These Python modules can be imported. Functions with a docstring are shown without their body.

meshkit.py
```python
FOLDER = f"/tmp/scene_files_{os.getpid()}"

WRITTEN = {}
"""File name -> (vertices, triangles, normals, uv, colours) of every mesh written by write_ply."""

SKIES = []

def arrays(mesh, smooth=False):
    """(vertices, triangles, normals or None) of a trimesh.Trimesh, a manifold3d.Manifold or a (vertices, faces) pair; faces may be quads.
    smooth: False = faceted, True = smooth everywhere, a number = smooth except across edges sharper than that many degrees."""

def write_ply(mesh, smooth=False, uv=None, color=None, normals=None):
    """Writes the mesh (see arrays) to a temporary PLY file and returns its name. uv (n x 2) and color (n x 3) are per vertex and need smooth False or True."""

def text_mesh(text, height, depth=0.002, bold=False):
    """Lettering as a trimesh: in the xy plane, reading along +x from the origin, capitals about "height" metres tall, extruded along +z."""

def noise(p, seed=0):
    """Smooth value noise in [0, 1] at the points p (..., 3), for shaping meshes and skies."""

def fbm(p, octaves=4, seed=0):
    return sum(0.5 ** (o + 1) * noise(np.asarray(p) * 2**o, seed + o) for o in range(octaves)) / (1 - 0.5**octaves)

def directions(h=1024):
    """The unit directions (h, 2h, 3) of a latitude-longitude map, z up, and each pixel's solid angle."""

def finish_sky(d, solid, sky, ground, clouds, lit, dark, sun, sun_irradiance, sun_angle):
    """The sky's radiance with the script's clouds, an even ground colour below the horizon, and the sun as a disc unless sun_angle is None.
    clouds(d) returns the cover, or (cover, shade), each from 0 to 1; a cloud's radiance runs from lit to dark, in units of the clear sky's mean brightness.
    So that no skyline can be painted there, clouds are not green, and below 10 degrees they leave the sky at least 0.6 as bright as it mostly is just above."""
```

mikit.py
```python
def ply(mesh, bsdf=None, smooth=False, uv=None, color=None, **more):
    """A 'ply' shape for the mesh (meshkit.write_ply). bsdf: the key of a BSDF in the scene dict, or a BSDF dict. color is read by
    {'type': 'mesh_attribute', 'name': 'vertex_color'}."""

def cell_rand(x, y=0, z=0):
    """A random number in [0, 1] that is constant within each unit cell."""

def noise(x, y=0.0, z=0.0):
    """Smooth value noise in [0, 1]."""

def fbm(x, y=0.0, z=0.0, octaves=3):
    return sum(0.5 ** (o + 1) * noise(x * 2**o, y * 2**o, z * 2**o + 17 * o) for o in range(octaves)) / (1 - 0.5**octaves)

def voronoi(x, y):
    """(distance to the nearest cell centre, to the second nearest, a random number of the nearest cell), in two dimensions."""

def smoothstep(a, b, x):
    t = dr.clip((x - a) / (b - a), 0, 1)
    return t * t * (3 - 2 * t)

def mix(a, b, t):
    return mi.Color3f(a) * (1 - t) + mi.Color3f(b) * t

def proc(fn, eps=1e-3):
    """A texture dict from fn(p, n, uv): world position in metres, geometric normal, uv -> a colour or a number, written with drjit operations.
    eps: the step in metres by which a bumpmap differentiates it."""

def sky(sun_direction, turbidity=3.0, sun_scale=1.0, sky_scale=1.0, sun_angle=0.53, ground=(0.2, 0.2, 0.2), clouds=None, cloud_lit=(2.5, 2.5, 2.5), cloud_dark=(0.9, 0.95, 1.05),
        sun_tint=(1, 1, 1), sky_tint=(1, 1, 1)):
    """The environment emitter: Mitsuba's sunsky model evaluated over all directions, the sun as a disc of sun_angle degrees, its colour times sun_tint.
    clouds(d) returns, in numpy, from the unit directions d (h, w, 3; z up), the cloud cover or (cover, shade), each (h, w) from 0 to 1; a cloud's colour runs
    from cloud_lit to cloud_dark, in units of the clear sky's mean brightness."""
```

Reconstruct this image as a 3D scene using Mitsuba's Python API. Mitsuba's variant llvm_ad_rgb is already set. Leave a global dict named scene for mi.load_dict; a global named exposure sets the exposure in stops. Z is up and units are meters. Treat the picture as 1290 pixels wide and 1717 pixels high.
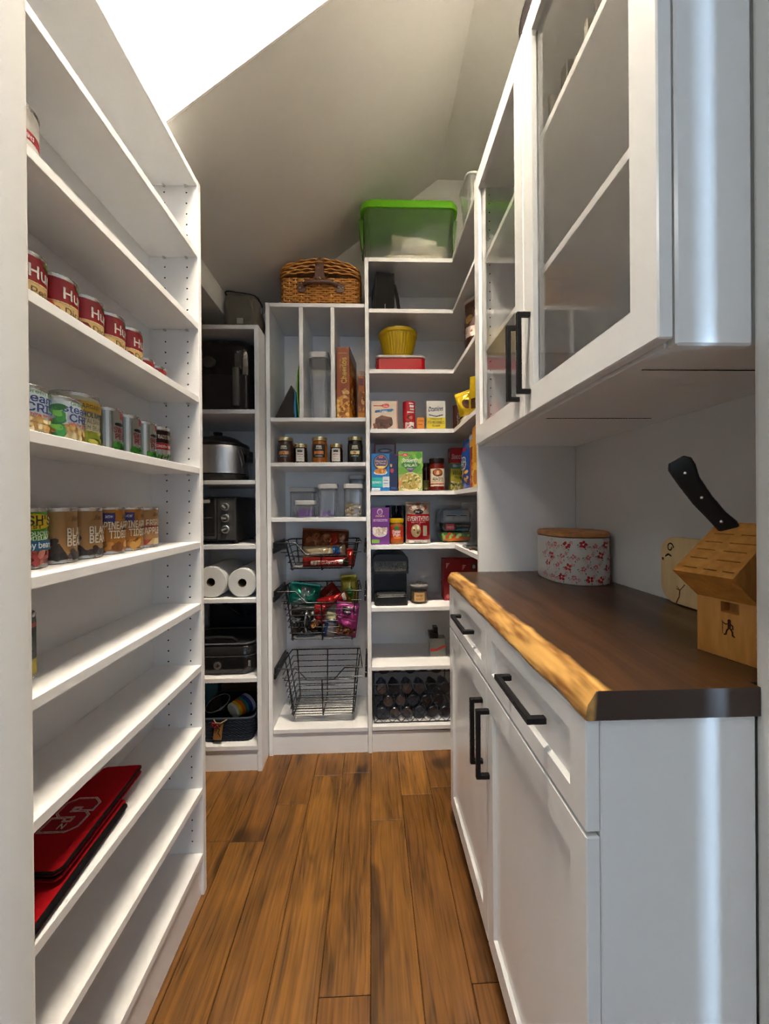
import math, random
import numpy as np
import trimesh
import drjit as dr
import mitsuba as mi
import mikit, meshkit
from shapely.geometry import Polygon, Point, LineString, box as sbox
from shapely import affinity

T = mi.ScalarTransform4f
random.seed(7)
scene, labels = {}, {}
exposure = 0.12

# ------------------------------------------------------------------ camera
CAM_H = 1.177
F_PX, YAW, PITCH, ROLL, PX, PY = 615.2, 0.03343, -0.0021, -0.00822, 643.5, 849.9


def cam_axes():
    cy, sy = math.cos(YAW), math.sin(YAW)
    fw = np.array([sy * math.cos(PITCH), cy * math.cos(PITCH), math.sin(PITCH)])
    r = np.array([cy, -sy, 0.0])
    u = np.cross(r, fw)
    return fw, -r * math.sin(ROLL) + u * math.cos(ROLL)


_fw, _up = cam_axes()
scene['camera'] = {'type': 'perspective', 'fov': math.degrees(2 * math.atan(645.0 / F_PX)), 'fov_axis': 'x', 'near_clip': 0.02, 'far_clip': 60.0,
                   'principal_point_offset_x': (645.0 - PX) / 1290.0, 'principal_point_offset_y': (858.5 - PY) / 1717.0,
                   'to_world': T().look_at(origin=[0, 0, CAM_H], target=[float(v) for v in (np.array([0, 0, CAM_H]) + _fw)], up=[float(v) for v in _up])}
# ------------------------------------------------------------------ lights (levels used by the builders of the lamps and of the window)
LAMP = (420.0, 368.0, 298.0)       # pantry ceiling fixture
ROOM_LAMP = (15.0, 14.3, 13.4)     # ceiling lights of the room the pantry opens to
DAYLIGHT = (1.25, 1.75, 2.4)       # wide window of that room
SIDE_LIGHT = (21.0, 30.5, 41.0)    # its narrow side window
SKY_DIM = 0.05
scene['sky'] = mikit.sky([-0.3, -0.4, 0.8], turbidity=3.0, sun_scale=0.0, sky_scale=SKY_DIM)


# ------------------------------------------------------------------ materials
def lin(h):
    if not isinstance(h, str):
        return tuple(h)
    h = h.lstrip('#')
    v = [int(h[i:i + 2], 16) / 255 for i in (0, 2, 4)]
    return tuple(x / 12.92 if x < 0.04045 else ((x + 0.055) / 1.055) ** 2.4 for x in v)


def rgb(h):
    return {'type': 'rgb', 'value': list(lin(h))}


def principled(col, rough=0.5, spec=0.5, two=True, **k):
    b = {'type': 'principled', 'base_color': col if isinstance(col, dict) else rgb(col), 'roughness': rough, 'specular': spec, **k}
    return {'type': 'twosided', 'bsdf': b} if two else b


VCOL = {'type': 'mesh_attribute', 'name': 'vertex_color'}
scene['m_white'] = principled((.73, .722, .71), .38, .5)
scene['m_cabinet'] = principled((.69, .69, .685), .2, .5)
scene['m_wall'] = principled((.58, .57, .545), .85, .25)
scene['m_ceiling'] = principled((.52, .505, .475), .9, .2)
scene['m_room'] = principled((.62, .58, .52), .9, .2)
scene['m_black'] = principled((.005, .005, .006), .42, .18)
scene['m_gloss_black'] = principled((.006, .006, .007), .12, .5)
scene['m_plastic'] = principled(VCOL, .32, .28)
scene['m_gloss'] = principled(VCOL, .16, .36)
scene['m_paper'] = principled(VCOL, .42, .45)
scene['m_matte'] = principled(VCOL, .8, .2)
scene['m_fabric'] = principled(VCOL, .95, .1, sheen=.04)
scene['m_foil'] = principled(VCOL, .24, .5, metallic=.45)
scene['m_silver'] = principled(VCOL, .27, .5, metallic=.8)
scene['m_tin'] = {'type': 'twosided', 'bsdf': {'type': 'roughconductor', 'material': 'Al', 'alpha': .18, 'specular_reflectance': rgb((.82, .81, .79))}}
scene['m_steel'] = {'type': 'twosided', 'bsdf': {'type': 'roughconductor', 'material': 'Al', 'alpha': .24, 'specular_reflectance': rgb((.95, .94, .92))}}
scene['m_brass'] = principled((.72, .60, .33), .28, .5, metallic=.95)
scene['m_pane'] = {'type': 'thindielectric', 'int_ior': 1.52}
scene['m_clear'] = {'type': 'thindielectric', 'int_ior': 1.45}
scene['m_smoke'] = {'type': 'thindielectric', 'int_ior': 1.45, 'specular_transmittance': rgb((.45, .46, .48))}
scene['m_frost'] = {'type': 'blendbsdf', 'weight': .12, 'a': {'type': 'thindielectric', 'int_ior': 1.45}, 'b': principled((.30, .36, .31), .5, .4)}
scene['m_box'] = {'type': 'blendbsdf', 'weight': .05, 'a': {'type': 'thindielectric', 'int_ior': 1.45}, 'b': principled((.62, .63, .64), .4, .4)}
scene['m_bottle'] = {'type': 'blendbsdf', 'weight': .22, 'a': {'type': 'thindielectric', 'int_ior': 1.5, 'specular_transmittance': rgb((.5, .52, .56))}, 'b': {'type': 'twosided', 'bsdf': {'type': 'roughconductor', 'material': 'Al', 'alpha': .08, 'specular_reflectance': rgb((.75, .78, .85))}}}


def p_floor(p, n, uv):
    r = mi.Float(uv.x)
    x, y = p.x, p.y
    warp = mikit.fbm(x * 7 + r * 91, y * 2.2 + r * 37, 3.1) * 2.2
    rings = mikit.noise((x + r * 5) * 36 + warp * 3.2, y * 1.6 + r * 53, r * 31)
    fine = mikit.fbm(x * 230 + r * 77, y * 9 + warp * 2, r * 13, octaves=3)
    wave = mikit.fbm(x * 16 + r * 11, y * 9 + r * 17, 5.0)
    knot = mikit.smoothstep(.80, .93, mikit.noise(x * 13 + r * 29, y * 6 + r * 41, 2.0))
    lines = mikit.smoothstep(.30, .0, dr.abs(mikit.fbm(x * 42 + warp * 2.6 + r * 19, y * 2.6 + r * 7, 8.0) - .5) * 3.2)
    t = dr.clip(rings * .40 + fine * .62 + wave * .42 - .22 - lines * .20, 0, 1)
    c = mikit.mix(lin('#3a240e'), lin('#99672e'), t)
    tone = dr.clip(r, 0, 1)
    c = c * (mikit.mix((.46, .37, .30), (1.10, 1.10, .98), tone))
    return c * (1 - .62 * knot)


def p_floor_rough(p, n, uv):
    return .34 + .2 * mikit.fbm(p.x * 60, p.y * 10, 1.0)


scene['m_floor'] = {'type': 'twosided', 'bsdf': {'type': 'principled', 'base_color': mikit.proc(p_floor), 'roughness': mikit.proc(p_floor_rough), 'specular': .45}}
scene['m_floor_gap'] = principled((.02, .011, .006), .8, .2)


def p_counter(p, n, uv):
    x, y, z = p.x, p.y, p.z
    edge = .306 + .012 * (mikit.fbm(y * 9, 3.3, .2) - .5)
    d = x - edge                                       # distance behind the live edge
    warp = mikit.fbm(x * 6, y * 2.5, z * 3) * 1.5
    g = mikit.fbm(x * 120 + warp * 6, y * 5, z * 120, octaves=3)
    band = mikit.noise(x * 26 + warp * 4, y * 1.3, 4.0)
    dark = mikit.mix(lin('#1a0e07'), lin('#3c2512'), dr.clip(g * .6 + band * .5 - .1, 0, 1))
    streak = mikit.smoothstep(.62, .9, mikit.noise(x * 15 + warp * 2.0, y * .9 + 7, 1.0)) * mikit.smoothstep(.25, 0, d)
    dark = mikit.mix(dark, lin('#6b411c'), streak * .7)
    k = mikit.smoothstep(.30, .78, mikit.fbm(y * 11 + 2, z * 70, x * 40)) * .8
    sap = mikit.mix(lin('#bd9150'), lin('#6a421c'), dr.clip(k * 1.15 + g * .4 - .14, 0, 1))
    t = mikit.smoothstep(.012, -.002, d - .012 * mikit.fbm(y * 22, x * 9, 1.0))
    c = mikit.mix(dark, sap, t)
    end = mikit.smoothstep(.4777, .4769, y) * mikit.smoothstep(.291, .299, x + .25 * (.915 - z) * .3)
    return mikit.mix(c, lin('#2b1a13'), end)


scene['m_counter'] = {'type': 'twosided', 'bsdf': {'type': 'principled', 'base_color': mikit.proc(p_counter), 'roughness': .33, 'specular': .5}}


def wood(dark, light, s=1.0, off=0.0):
    d, l = lin(dark), lin(light)

    def fn(p, n, uv):
        w = mikit.fbm(p.x * 9 * s + off, p.y * 9 * s, p.z * 5 * s) * 2
        g = mikit.fbm(p.x * 150 * s + w * 5, p.y * 150 * s + w * 3, p.z * 14 * s, octaves=3)
        b = mikit.noise(p.x * 30 * s + w * 4, p.y * 30 * s, p.z * 3 * s)
        return mikit.mix(d, l, dr.clip(g * .6 + b * .5 - .05, 0, 1))
    return mikit.proc(fn)


scene['m_maple'] = principled(wood('#8f5820', '#c48c46'), .35, .45)
scene['m_lid_wood'] = principled(wood('#7b4d2a', '#b07b4a', 1.2, 3.0), .5, .35)
scene['m_board'] = principled(wood('#b89a6b', '#d6bd90', .8, 5.0), .6, .3)
scene['m_wicker'] = principled(wood('#9a5518', '#e0a24c', 2.0, 9.0), .4, .45)
scene['m_leather'] = principled((.055, .02, .013), .38, .5)


# ------------------------------------------------------------------ mesh helpers
def merge(ms):
    return trimesh.util.concatenate([m for m in ms if m is not None])


def box(x0, x1, y0, y1, z0, z1, bev=0.0):
    if bev <= 0:
        m = trimesh.creation.box((x1 - x0, y1 - y0, z1 - z0))
        m.apply_translation(((x0 + x1) / 2, (y0 + y1) / 2, (z0 + z1) / 2))
        return m
    b = min(bev, .49 * min(x1 - x0, y1 - y0, z1 - z0))
    pts = []
    for x, sx in ((x0, 1), (x1, -1)):
        for y, sy in ((y0, 1), (y1, -1)):
            for z, sz in ((z0, 1), (z1, -1)):
                pts += [(x + sx * b, y + sy * b, z), (x + sx * b, y, z + sz * b), (x, y + sy * b, z + sz * b)]
    return trimesh.Trimesh(*_hull(pts), process=False)


def _hull(pts):
    h = trimesh.convex.convex_hull(np.array(pts, float))
    return np.array(h.vertices), np.array(h.faces)


def hull(pts):
    return trimesh.Trimesh(*_hull(pts), process=False)


def rbox(x0, x1, y0, y1, z0, z1, r, n=4):
    """Box with rounded vertical edges (radius r) and small chamfers above and below."""
    b = min(.0025, r * .4)
    ring = rring((x0 + x1) / 2, (y0 + y1) / 2, x1 - x0, y1 - y0, r, n)
    small = rring((x0 + x1) / 2, (y0 + y1) / 2, x1 - x0 - 2 * b, y1 - y0 - 2 * b, max(r - b, .0005), n)
    return loft([np.c_[small, np.full(len(small), z0)], np.c_[ring, np.full(len(ring), z0 + b)], np.c_[ring, np.full(len(ring), z1 - b)], np.c_[small, np.full(len(small), z1)]])


def rring(cx, cy, w, h, r, n=5):
    r = min(r, w / 2 - 1e-5, h / 2 - 1e-5)
    out = []
    for k, (sx, sy) in enumerate(((1, 1), (-1, 1), (-1, -1), (1, -1))):
        for i in range(n + 1):
            a = math.pi / 2 * (k + i / n)
            out.append((cx + sx * (w / 2 - r) + r * math.cos(a), cy + sy * (h / 2 - r) + r * math.sin(a)))
    return np.array(out)


def loft(rings, cap0=True, cap1=True):
    n = len(rings[0])
    v = [np.asarray(r, float) for r in rings]
    f = []
    for k in range(len(rings) - 1):
        a, b = k * n, (k + 1) * n
        for i in range(n):
            j = (i + 1) % n
            f += [(a + i, a + j, b + j), (a + i, b + j, b + i)]
    v = np.vstack(v)
    for on, k, flip in ((cap0, 0, True), (cap1, len(rings) - 1, False)):
        if on:
            c = len(v)
            v = np.vstack([v, v[k * n:(k + 1) * n].mean(0)])
            for i in range(n):
                j = (i + 1) % n
                f.append((c, k * n + j, k * n + i) if flip else (c, k * n + i, k * n + j))
    return trimesh.Trimesh(v, np.array(f), process=False)


def lathe(prof, x=0, y=0, z=0, n=32):
    """Profile of (radius, height) from the axis at the bottom outward, up, and back to the axis."""
    a = np.arange(n) * 2 * np.pi / n
    rings = [np.c_[r * np.cos(a) + x, r * np.sin(a) + y, np.full(n, h + z)] for r, h in prof]
    return loft(rings, prof[0][0] > 1e-6, prof[-1][0] > 1e-6)


def tube(pts, r, n=6, closed=False):
    p = np.asarray(pts, float)
    if closed:
        t = np.roll(p, -1, 0) - np.roll(p, 1, 0)
    else:
        t = np.gradient(p, axis=0)
    t /= np.linalg.norm(t, axis=1, keepdims=True) + 1e-12
    up = np.array([0.31, 0.17, 0.93])
    a = np.cross(t, up)
    bad = np.linalg.norm(a, axis=1) < .15
    a[bad] = np.cross(t[bad], [0.93, 0.3, 0.1])
    a /= np.linalg.norm(a, axis=1, keepdims=True)
    b = np.cross(t, a)
    ang = np.arange(n) * 2 * np.pi / n
    rr = np.broadcast_to(r, (len(p),))
    rings = [p[i] + rr[i] * (np.cos(ang)[:, None] * a[i] + np.sin(ang)[:, None] * b[i]) for i in range(len(p))]
    if closed:
        return loft(rings + [rings[0]], False, False)
    return loft(rings)


def wire(a, b, r, n=5):
    return tube([a, b], r, n)


def prism(poly, depth):
    return trimesh.creation.extrude_polygon(poly, depth, engine='earcut')


def place(m, x=0, y=0, z=0, rz=0, ry=0, rx=0):
    m = m.copy()
    for ang, ax in ((rx, (1, 0, 0)), (ry, (0, 1, 0)), (rz, (0, 0, 1))):
        if ang:
            m.apply_transform(trimesh.transformations.rotation_matrix(math.radians(ang), ax))
    m.apply_translation((x, y, z))
    return m


def xz_prism(pts, y0, y1):
    """Outline in (x, z), running from y0 to y1."""
    m = prism(Polygon(pts), y1 - y0)
    v = np.array(m.vertices)
    m.vertices = np.c_[v[:, 0], y1 - v[:, 2], v[:, 1]]
    return m


# ------------------------------------------------------------------ scene helpers
taken = {}


def name(base):
    k = taken.get(base, 0)
    taken[base] = k + 1
    return base if k == 0 else f'{base}_{k:03d}'


def thing(base, label, cat, group=None, kind=None):
    k = name(base)
    labels[k] = {'label': label, 'category': cat}
    if group:
        labels[k]['group'] = group
    if kind:
        labels[k]['kind'] = kind
    return k


def add(parent, part, mesh, bsdf, smooth=False, label=None, kind=None, uv=None):
    key = name(parent + '__' + part) if part else parent
    scene[key] = mikit.ply(mesh, bsdf, smooth=smooth, uv=uv)
    if label or kind:
        labels[key] = {**labels.get(key, {}), **({'label': label} if label else {}), **({'kind': kind} if kind else {})}
    return key


def struct(key, mesh, bsdf, smooth=False, parent=None, uv=None):
    k = name(parent + '__' + key) if parent else name(key)
    scene[k] = mikit.ply(mesh, bsdf, smooth=smooth, uv=uv)
    if not parent:
        labels[k] = {'kind': 'structure', 'label': key.replace('_', ' ') + ' of the pantry'}
    return k


class VM:
    """Collects meshes with a colour each (or a colour per vertex) into one mesh."""

    def __init__(self):
        self.v, self.f, self.c, self.n = [], [], [], 0

    def add(self, mesh, col, angle=35):
        m = mesh
        c = np.asarray(lin(col) if isinstance(col, (str, tuple)) else col, float)
        if c.ndim == 1:
            if angle:
                m = trimesh.graph.smooth_shade(trimesh.Trimesh(mesh.vertices, mesh.faces, process=False), angle=math.radians(angle), facet_minarea=None)
            c = np.tile(c, (len(m.vertices), 1))
        self.v.append(np.array(m.vertices))
        self.f.append(np.array(m.faces) + self.n)
        self.c.append(c)
        self.n += len(m.vertices)
        return self

    def put(self, parent, part, bsdf, label=None, kind=None, smooth=True):
        key = name(parent + '__' + part) if part else parent
        scene[key] = mikit.ply((np.vstack(self.v), np.vstack(self.f)), bsdf, smooth=smooth, color=np.vstack(self.c) * .78)
        if label or kind:
            labels[key] = {**labels.get(key, {}), **({'label': label} if label else {}), **({'kind': kind} if kind else {})}
        return key


def cadd(parent, part, mesh, col, bsdf='m_plastic', angle=35, label=None):
    return VM().add(mesh, col, angle).put(parent, part, bsdf, label)


_text = {}


def flat_text(t, bold=True):
    k = (t, bold)
    if k not in _text:
        m = meshkit.text_mesh(t, 1.0, .01, bold)
        keep = m.face_normals[:, 2] > .5
        f = m.faces[keep]
        used, inv = np.unique(f, return_inverse=True)
        v = np.array(m.vertices)[used][:, :2]
        _text[k] = (v - [v[:, 0].min(), 0], inv.reshape(-1, 3), np.ptp(v[:, 0]))
    return _text[k]


class Print:
    """Flat print: coloured shapes in (x, y) metres, laid on a plane, on a cylinder or on any surface."""

    def __init__(self):
        self.L = []

    def tri(self, v, f, col):
        self.L.append((np.asarray(v, float), np.asarray(f, int), lin(col)))
        return self

    def rect(self, x0, y0, x1, y1, col):
        return self.tri([(x0, y0), (x1, y0), (x1, y1), (x0, y1)], [(0, 1, 2), (0, 2, 3)], col)

    def ell(self, cx, cy, rx, ry, col, n=18, rot=0.0):
        a = np.arange(n) * 2 * np.pi / n
        x, y = rx * np.cos(a), ry * np.sin(a)
        c, s = math.cos(rot), math.sin(rot)
        v = np.c_[cx + c * x - s * y, cy + s * x + c * y]
        return self.tri(v, [(0, i, i + 1) for i in range(1, n - 1)], col)

    def poly(self, pts, col):
        p = pts if hasattr(pts, 'geom_type') else Polygon(pts)
        for g in getattr(p, 'geoms', [p]):
            v, f = trimesh.creation.triangulate_polygon(g, engine='earcut')
            self.tri(v, f, col)
        return self

    def line(self, pts, w, col):
        return self.poly(LineString(pts).buffer(w / 2, quad_segs=3), col)

    def text(self, t, cx, cy, h, col, w=None, bold=True, rot=0.0, shear=0.0):
        """Centred at (cx, cy); capitals h tall, squeezed to the width w."""
        v, f, tw = flat_text(t, bold)
        s = h if w is None else w / tw
        x, y = (v[:, 0] - tw / 2) * s, (v[:, 1] - .5) * h
        x = x + shear * y
        c, q = math.cos(rot), math.sin(rot)
        return self.tri(np.c_[cx + c * x - q * y, cy + q * x + c * y], f, col)

    def blobs(self, x0, y0, x1, y1, cols, size, n, seed, ratio=.6, m=8):
        rg = random.Random(seed)
        for i in range(n):
            s = size * rg.uniform(.7, 1.25)
            self.ell(rg.uniform(x0 + s * .5, x1 - s * .5), rg.uniform(y0 + s * .4, y1 - s * .4), s, s * ratio, rg.choice(cols), m, rg.uniform(0, 3.14))
        return self

    def on(self, fn, step=.00003, eps=.0004, cell=None, vm=None):
        """fn(x, y, lift) -> points; returns the VM."""
        vm = vm or VM()
        for i, (v, f, c) in enumerate(self.L):
            if cell:
                v3, f = trimesh.remesh.subdivide_to_size(np.c_[v, np.zeros(len(v))], f, cell, max_iter=12)
                v = v3[:, :2]
            p = np.asarray(fn(v[:, 0], v[:, 1], eps + i * step))
            vm.v.append(p)
            vm.f.append(np.asarray(f) + vm.n)
            vm.c.append(np.tile(c, (len(p), 1)))
            vm.n += len(p)
        return vm


def plane(o, u, v):
    o, u, v = (np.asarray(a, float) for a in (o, u, v))
    u, v = u / np.linalg.norm(u), v / np.linalg.norm(v)
    n = np.cross(u, v)
    return lambda x, y, d: o + np.outer(x, u) + np.outer(y, v) + n * d


def cyl(cx, cy, z0, r, ang):
    def fn(x, y, d):
        a = ang + x / r
        return np.c_[cx + (r + d) * np.cos(a), cy + (r + d) * np.sin(a), z0 + y]
    return fn


def front(x, y, z):
    """Print on a face that looks towards the door (-y), from its lower left corner."""
    return plane((x, y, z), (1, 0, 0), (0, 0, 1))
# ================================================================== the room
FLOOR_Y0 = -0.6
sub = box(-1.1, .9, FLOOR_Y0, 2.15, -.06, -.0045)
struct('floor', sub, 'm_floor_gap')
labels['floor']['label'] = 'hand scraped brown hickory plank floor between the shelves and cabinets'
rf = random.Random(11)
W = .1245
known = {-2: (1.611, .86), -3: (1.462, .5), 0: (1.373, .75), -4: (1.306, .42), -1: (.883, .62), 2: (.894, .35), 1: (1.489, .9)}
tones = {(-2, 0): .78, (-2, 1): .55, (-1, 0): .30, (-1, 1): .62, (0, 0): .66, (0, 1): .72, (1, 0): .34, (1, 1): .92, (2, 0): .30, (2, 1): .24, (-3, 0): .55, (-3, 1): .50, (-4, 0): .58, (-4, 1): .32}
for k in range(-9, 8):
    xa = max(-.0115 + k * W + .0006, -1.1)
    xb = min(-.0115 + (k + 1) * W - .0006, .9)
    if xb - xa < .02:
        continue
    y1 = known.get(k, (1.0 + rf.random() * .6, 0))[0]
    cuts = [y1 - 1.15, y1, y1 + .55 + rf.random() * .3]
    ys = [FLOOR_Y0] + [c for c in cuts if FLOOR_Y0 + .1 < c < 2.05] + [2.15]
    for i in range(len(ys) - 1):
        near = 0 if ys[i + 1] <= y1 + .001 else 1
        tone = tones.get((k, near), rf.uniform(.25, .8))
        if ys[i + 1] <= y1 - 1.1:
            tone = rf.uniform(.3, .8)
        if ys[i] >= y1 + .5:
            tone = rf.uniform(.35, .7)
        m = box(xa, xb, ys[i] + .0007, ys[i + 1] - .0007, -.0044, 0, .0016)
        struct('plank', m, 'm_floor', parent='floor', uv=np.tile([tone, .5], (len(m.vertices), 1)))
m = box(-2.6, 2.7, -4.1, FLOOR_Y0 - .001, -.06, 0)
struct('floor_room', m, 'm_floor', uv=np.tile([.5, .5], (len(m.vertices), 1)))
labels['floor_room']['label'] = 'wood floor of the room that the pantry opens to'
for s, x0, x1 in (('left', -2.6, -1.101), ('right', .901, 2.7)):
    m = box(x0, x1, FLOOR_Y0, .6, -.06, 0)
    struct('floor_room_' + s, m, 'm_floor', uv=np.tile([.5, .5], (len(m.vertices), 1)))
CZ = 3.02
CZF = 3.55                                    # the front of the pantry, before the sloped ceiling, is higher
struct('ceiling', box(-1.1, .9, 1.061, 2.2, CZ, CZ + .08), 'm_ceiling')
labels['ceiling']['label'] = 'flat part of the pantry ceiling in grey paint'
struct('ceiling_front', box(-.9, .9, .40, 1.0605, CZF, CZF + .08), 'm_ceiling')
labels['ceiling_front']['label'] = 'high ceiling over the front of the pantry'
struct('ceiling_room', box(-2.6, 2.7, -4.1, .4415, CZ, CZ + .08), 'm_ceiling')
labels['ceiling_room']['label'] = 'ceiling of the room that the pantry opens to'
wedge = xz_prism([(-.677, 2.18), (.392, CZ - .0005), (-.677, CZ - .0005)], 1.061, 2.064)
struct('ceiling_slope', wedge, 'm_ceiling')
labels['ceiling_slope']['label'] = 'grey sloped ceiling under the stairs above the rear shelves'
struct('wall_above_slope', xz_prism([(-.677, 2.18), (.392, CZ - .0005), (.770, CZ - .0005), (.770, CZF - .0005), (-.677, CZF - .0005)], 1.055, 1.0605), 'm_wall')
labels['wall_above_slope']['label'] = 'bright triangular wall where the sloped ceiling begins'
struct('wall_left', merge([box(-.80, -.678, .526, 1.16, 0, CZF - .001), box(-.80, -.678, 1.1605, 2.064, 2.074, CZ - .001)]), 'm_wall')
labels['wall_left']['label'] = 'left pantry wall behind and above the can shelves'
struct('wall_left_recess', box(-1.1, -1.02, 1.165, 2.064, 0, 2.3), 'm_wall')
struct('wall_left_return', box(-1.1, -.81, 1.10, 1.159, 0, 2.3), 'm_wall')
struct('ceiling_recess', box(-1.02, -.805, 1.165, 2.064, 2.2, 2.3), 'm_ceiling')
struct('wall_back', box(-1.1, .9, 2.065, 2.15, 0, CZ - .001), 'm_wall')
labels['wall_back']['label'] = 'rear pantry wall behind the corner shelves'
struct('wall_right', merge([box(.7705, .9, .495, 1.054, 0, CZF - .001), box(.7705, .9, 1.054, 2.064, 0, CZ - .001)]), 'm_wall')
labels['wall_right']['label'] = 'right pantry wall behind the countertop'


def corner_block(x0, x1, y0, y1, r=.014):
    return rbox(x0, x1, y0, y1, 0, CZF - .001, r, 6)


struct('wall_front_left', corner_block(-2.5, -.465, .442, .525), 'm_wall', smooth=30)
labels['wall_front_left']['label'] = 'pale wall end at the left edge of the doorway'
struct('wall_front_right', corner_block(.5225, 2.6, .4165, .489), 'm_wall', smooth=30)
labels['wall_front_right']['label'] = 'pale wall end at the right edge of the doorway'
struct('wall_front_header', box(-.4635, .5215, .442, .489, 2.08, CZF - .001), 'm_wall')
struct('wall_room_left', box(-2.6, -2.5, -4, .5, 0, CZ - .001), 'm_room')
# a wide window behind the camera and a narrow side light on the right; the open leaf of the pantry door leaves a slit at its hinge
BX0, BX1, BZ0, BZ1 = -.3, 1.7, .35, 2.05
struct('wall_room_back', merge([box(-2.6, BX0, -4.1, -4.001, 0, CZ - .001), box(BX1, 2.7, -4.1, -4.001, 0, CZ - .001), box(BX0, BX1, -4.1, -4.001, 0, BZ0), box(BX0, BX1, -4.1, -4.001, BZ1, CZ - .001)]), 'm_room')
w1 = 'window_1'
labels[w1] = {'kind': 'structure', 'label': 'wide window of the room that the pantry opens to'}
struct('frame', merge([box(BX0 + .001, BX0 + .05, -4.06, -4.0, BZ0 + .001, BZ1 - .001), box(BX1 - .05, BX1 - .001, -4.06, -4.0, BZ0 + .001, BZ1 - .001), box(.675, .725, -4.06, -4.0, BZ0 + .05, BZ1 - .05), box(BX0 + .05, BX1 - .05, -4.06, -4.0, BZ0 + .001, BZ0 + .05), box(BX0 + .05, BX1 - .05, -4.06, -4.0, BZ1 - .05, BZ1 - .001)]), 'm_white', parent=w1)
for a, b in ((BX0 + .051, .674), (.726, BX1 - .051)):
    k = name(w1 + '__pane')
    scene[k] = mikit.ply(([[a, -4.03, BZ0 + .051], [b, -4.03, BZ0 + .051], [b, -4.03, BZ1 - .051], [a, -4.03, BZ1 - .051]], [[0, 2, 1], [0, 3, 2]]), 'm_white', emitter={'type': 'area', 'radiance': {'type': 'rgb', 'value': list(DAYLIGHT)}})
DY0, DY1 = -2.10, -1.46
struct('wall_room_right', merge([box(2.6, 2.7, -4, DY0, 0, CZ - .001), box(2.6, 2.7, DY1, .5, 0, CZ - .001), box(2.6, 2.7, DY0, DY1, 2.42, CZ - .001)]), 'm_room')
w2 = 'window_2'
labels[w2] = {'kind': 'structure', 'label': 'tall narrow side window of the room that the pantry opens to'}
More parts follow.
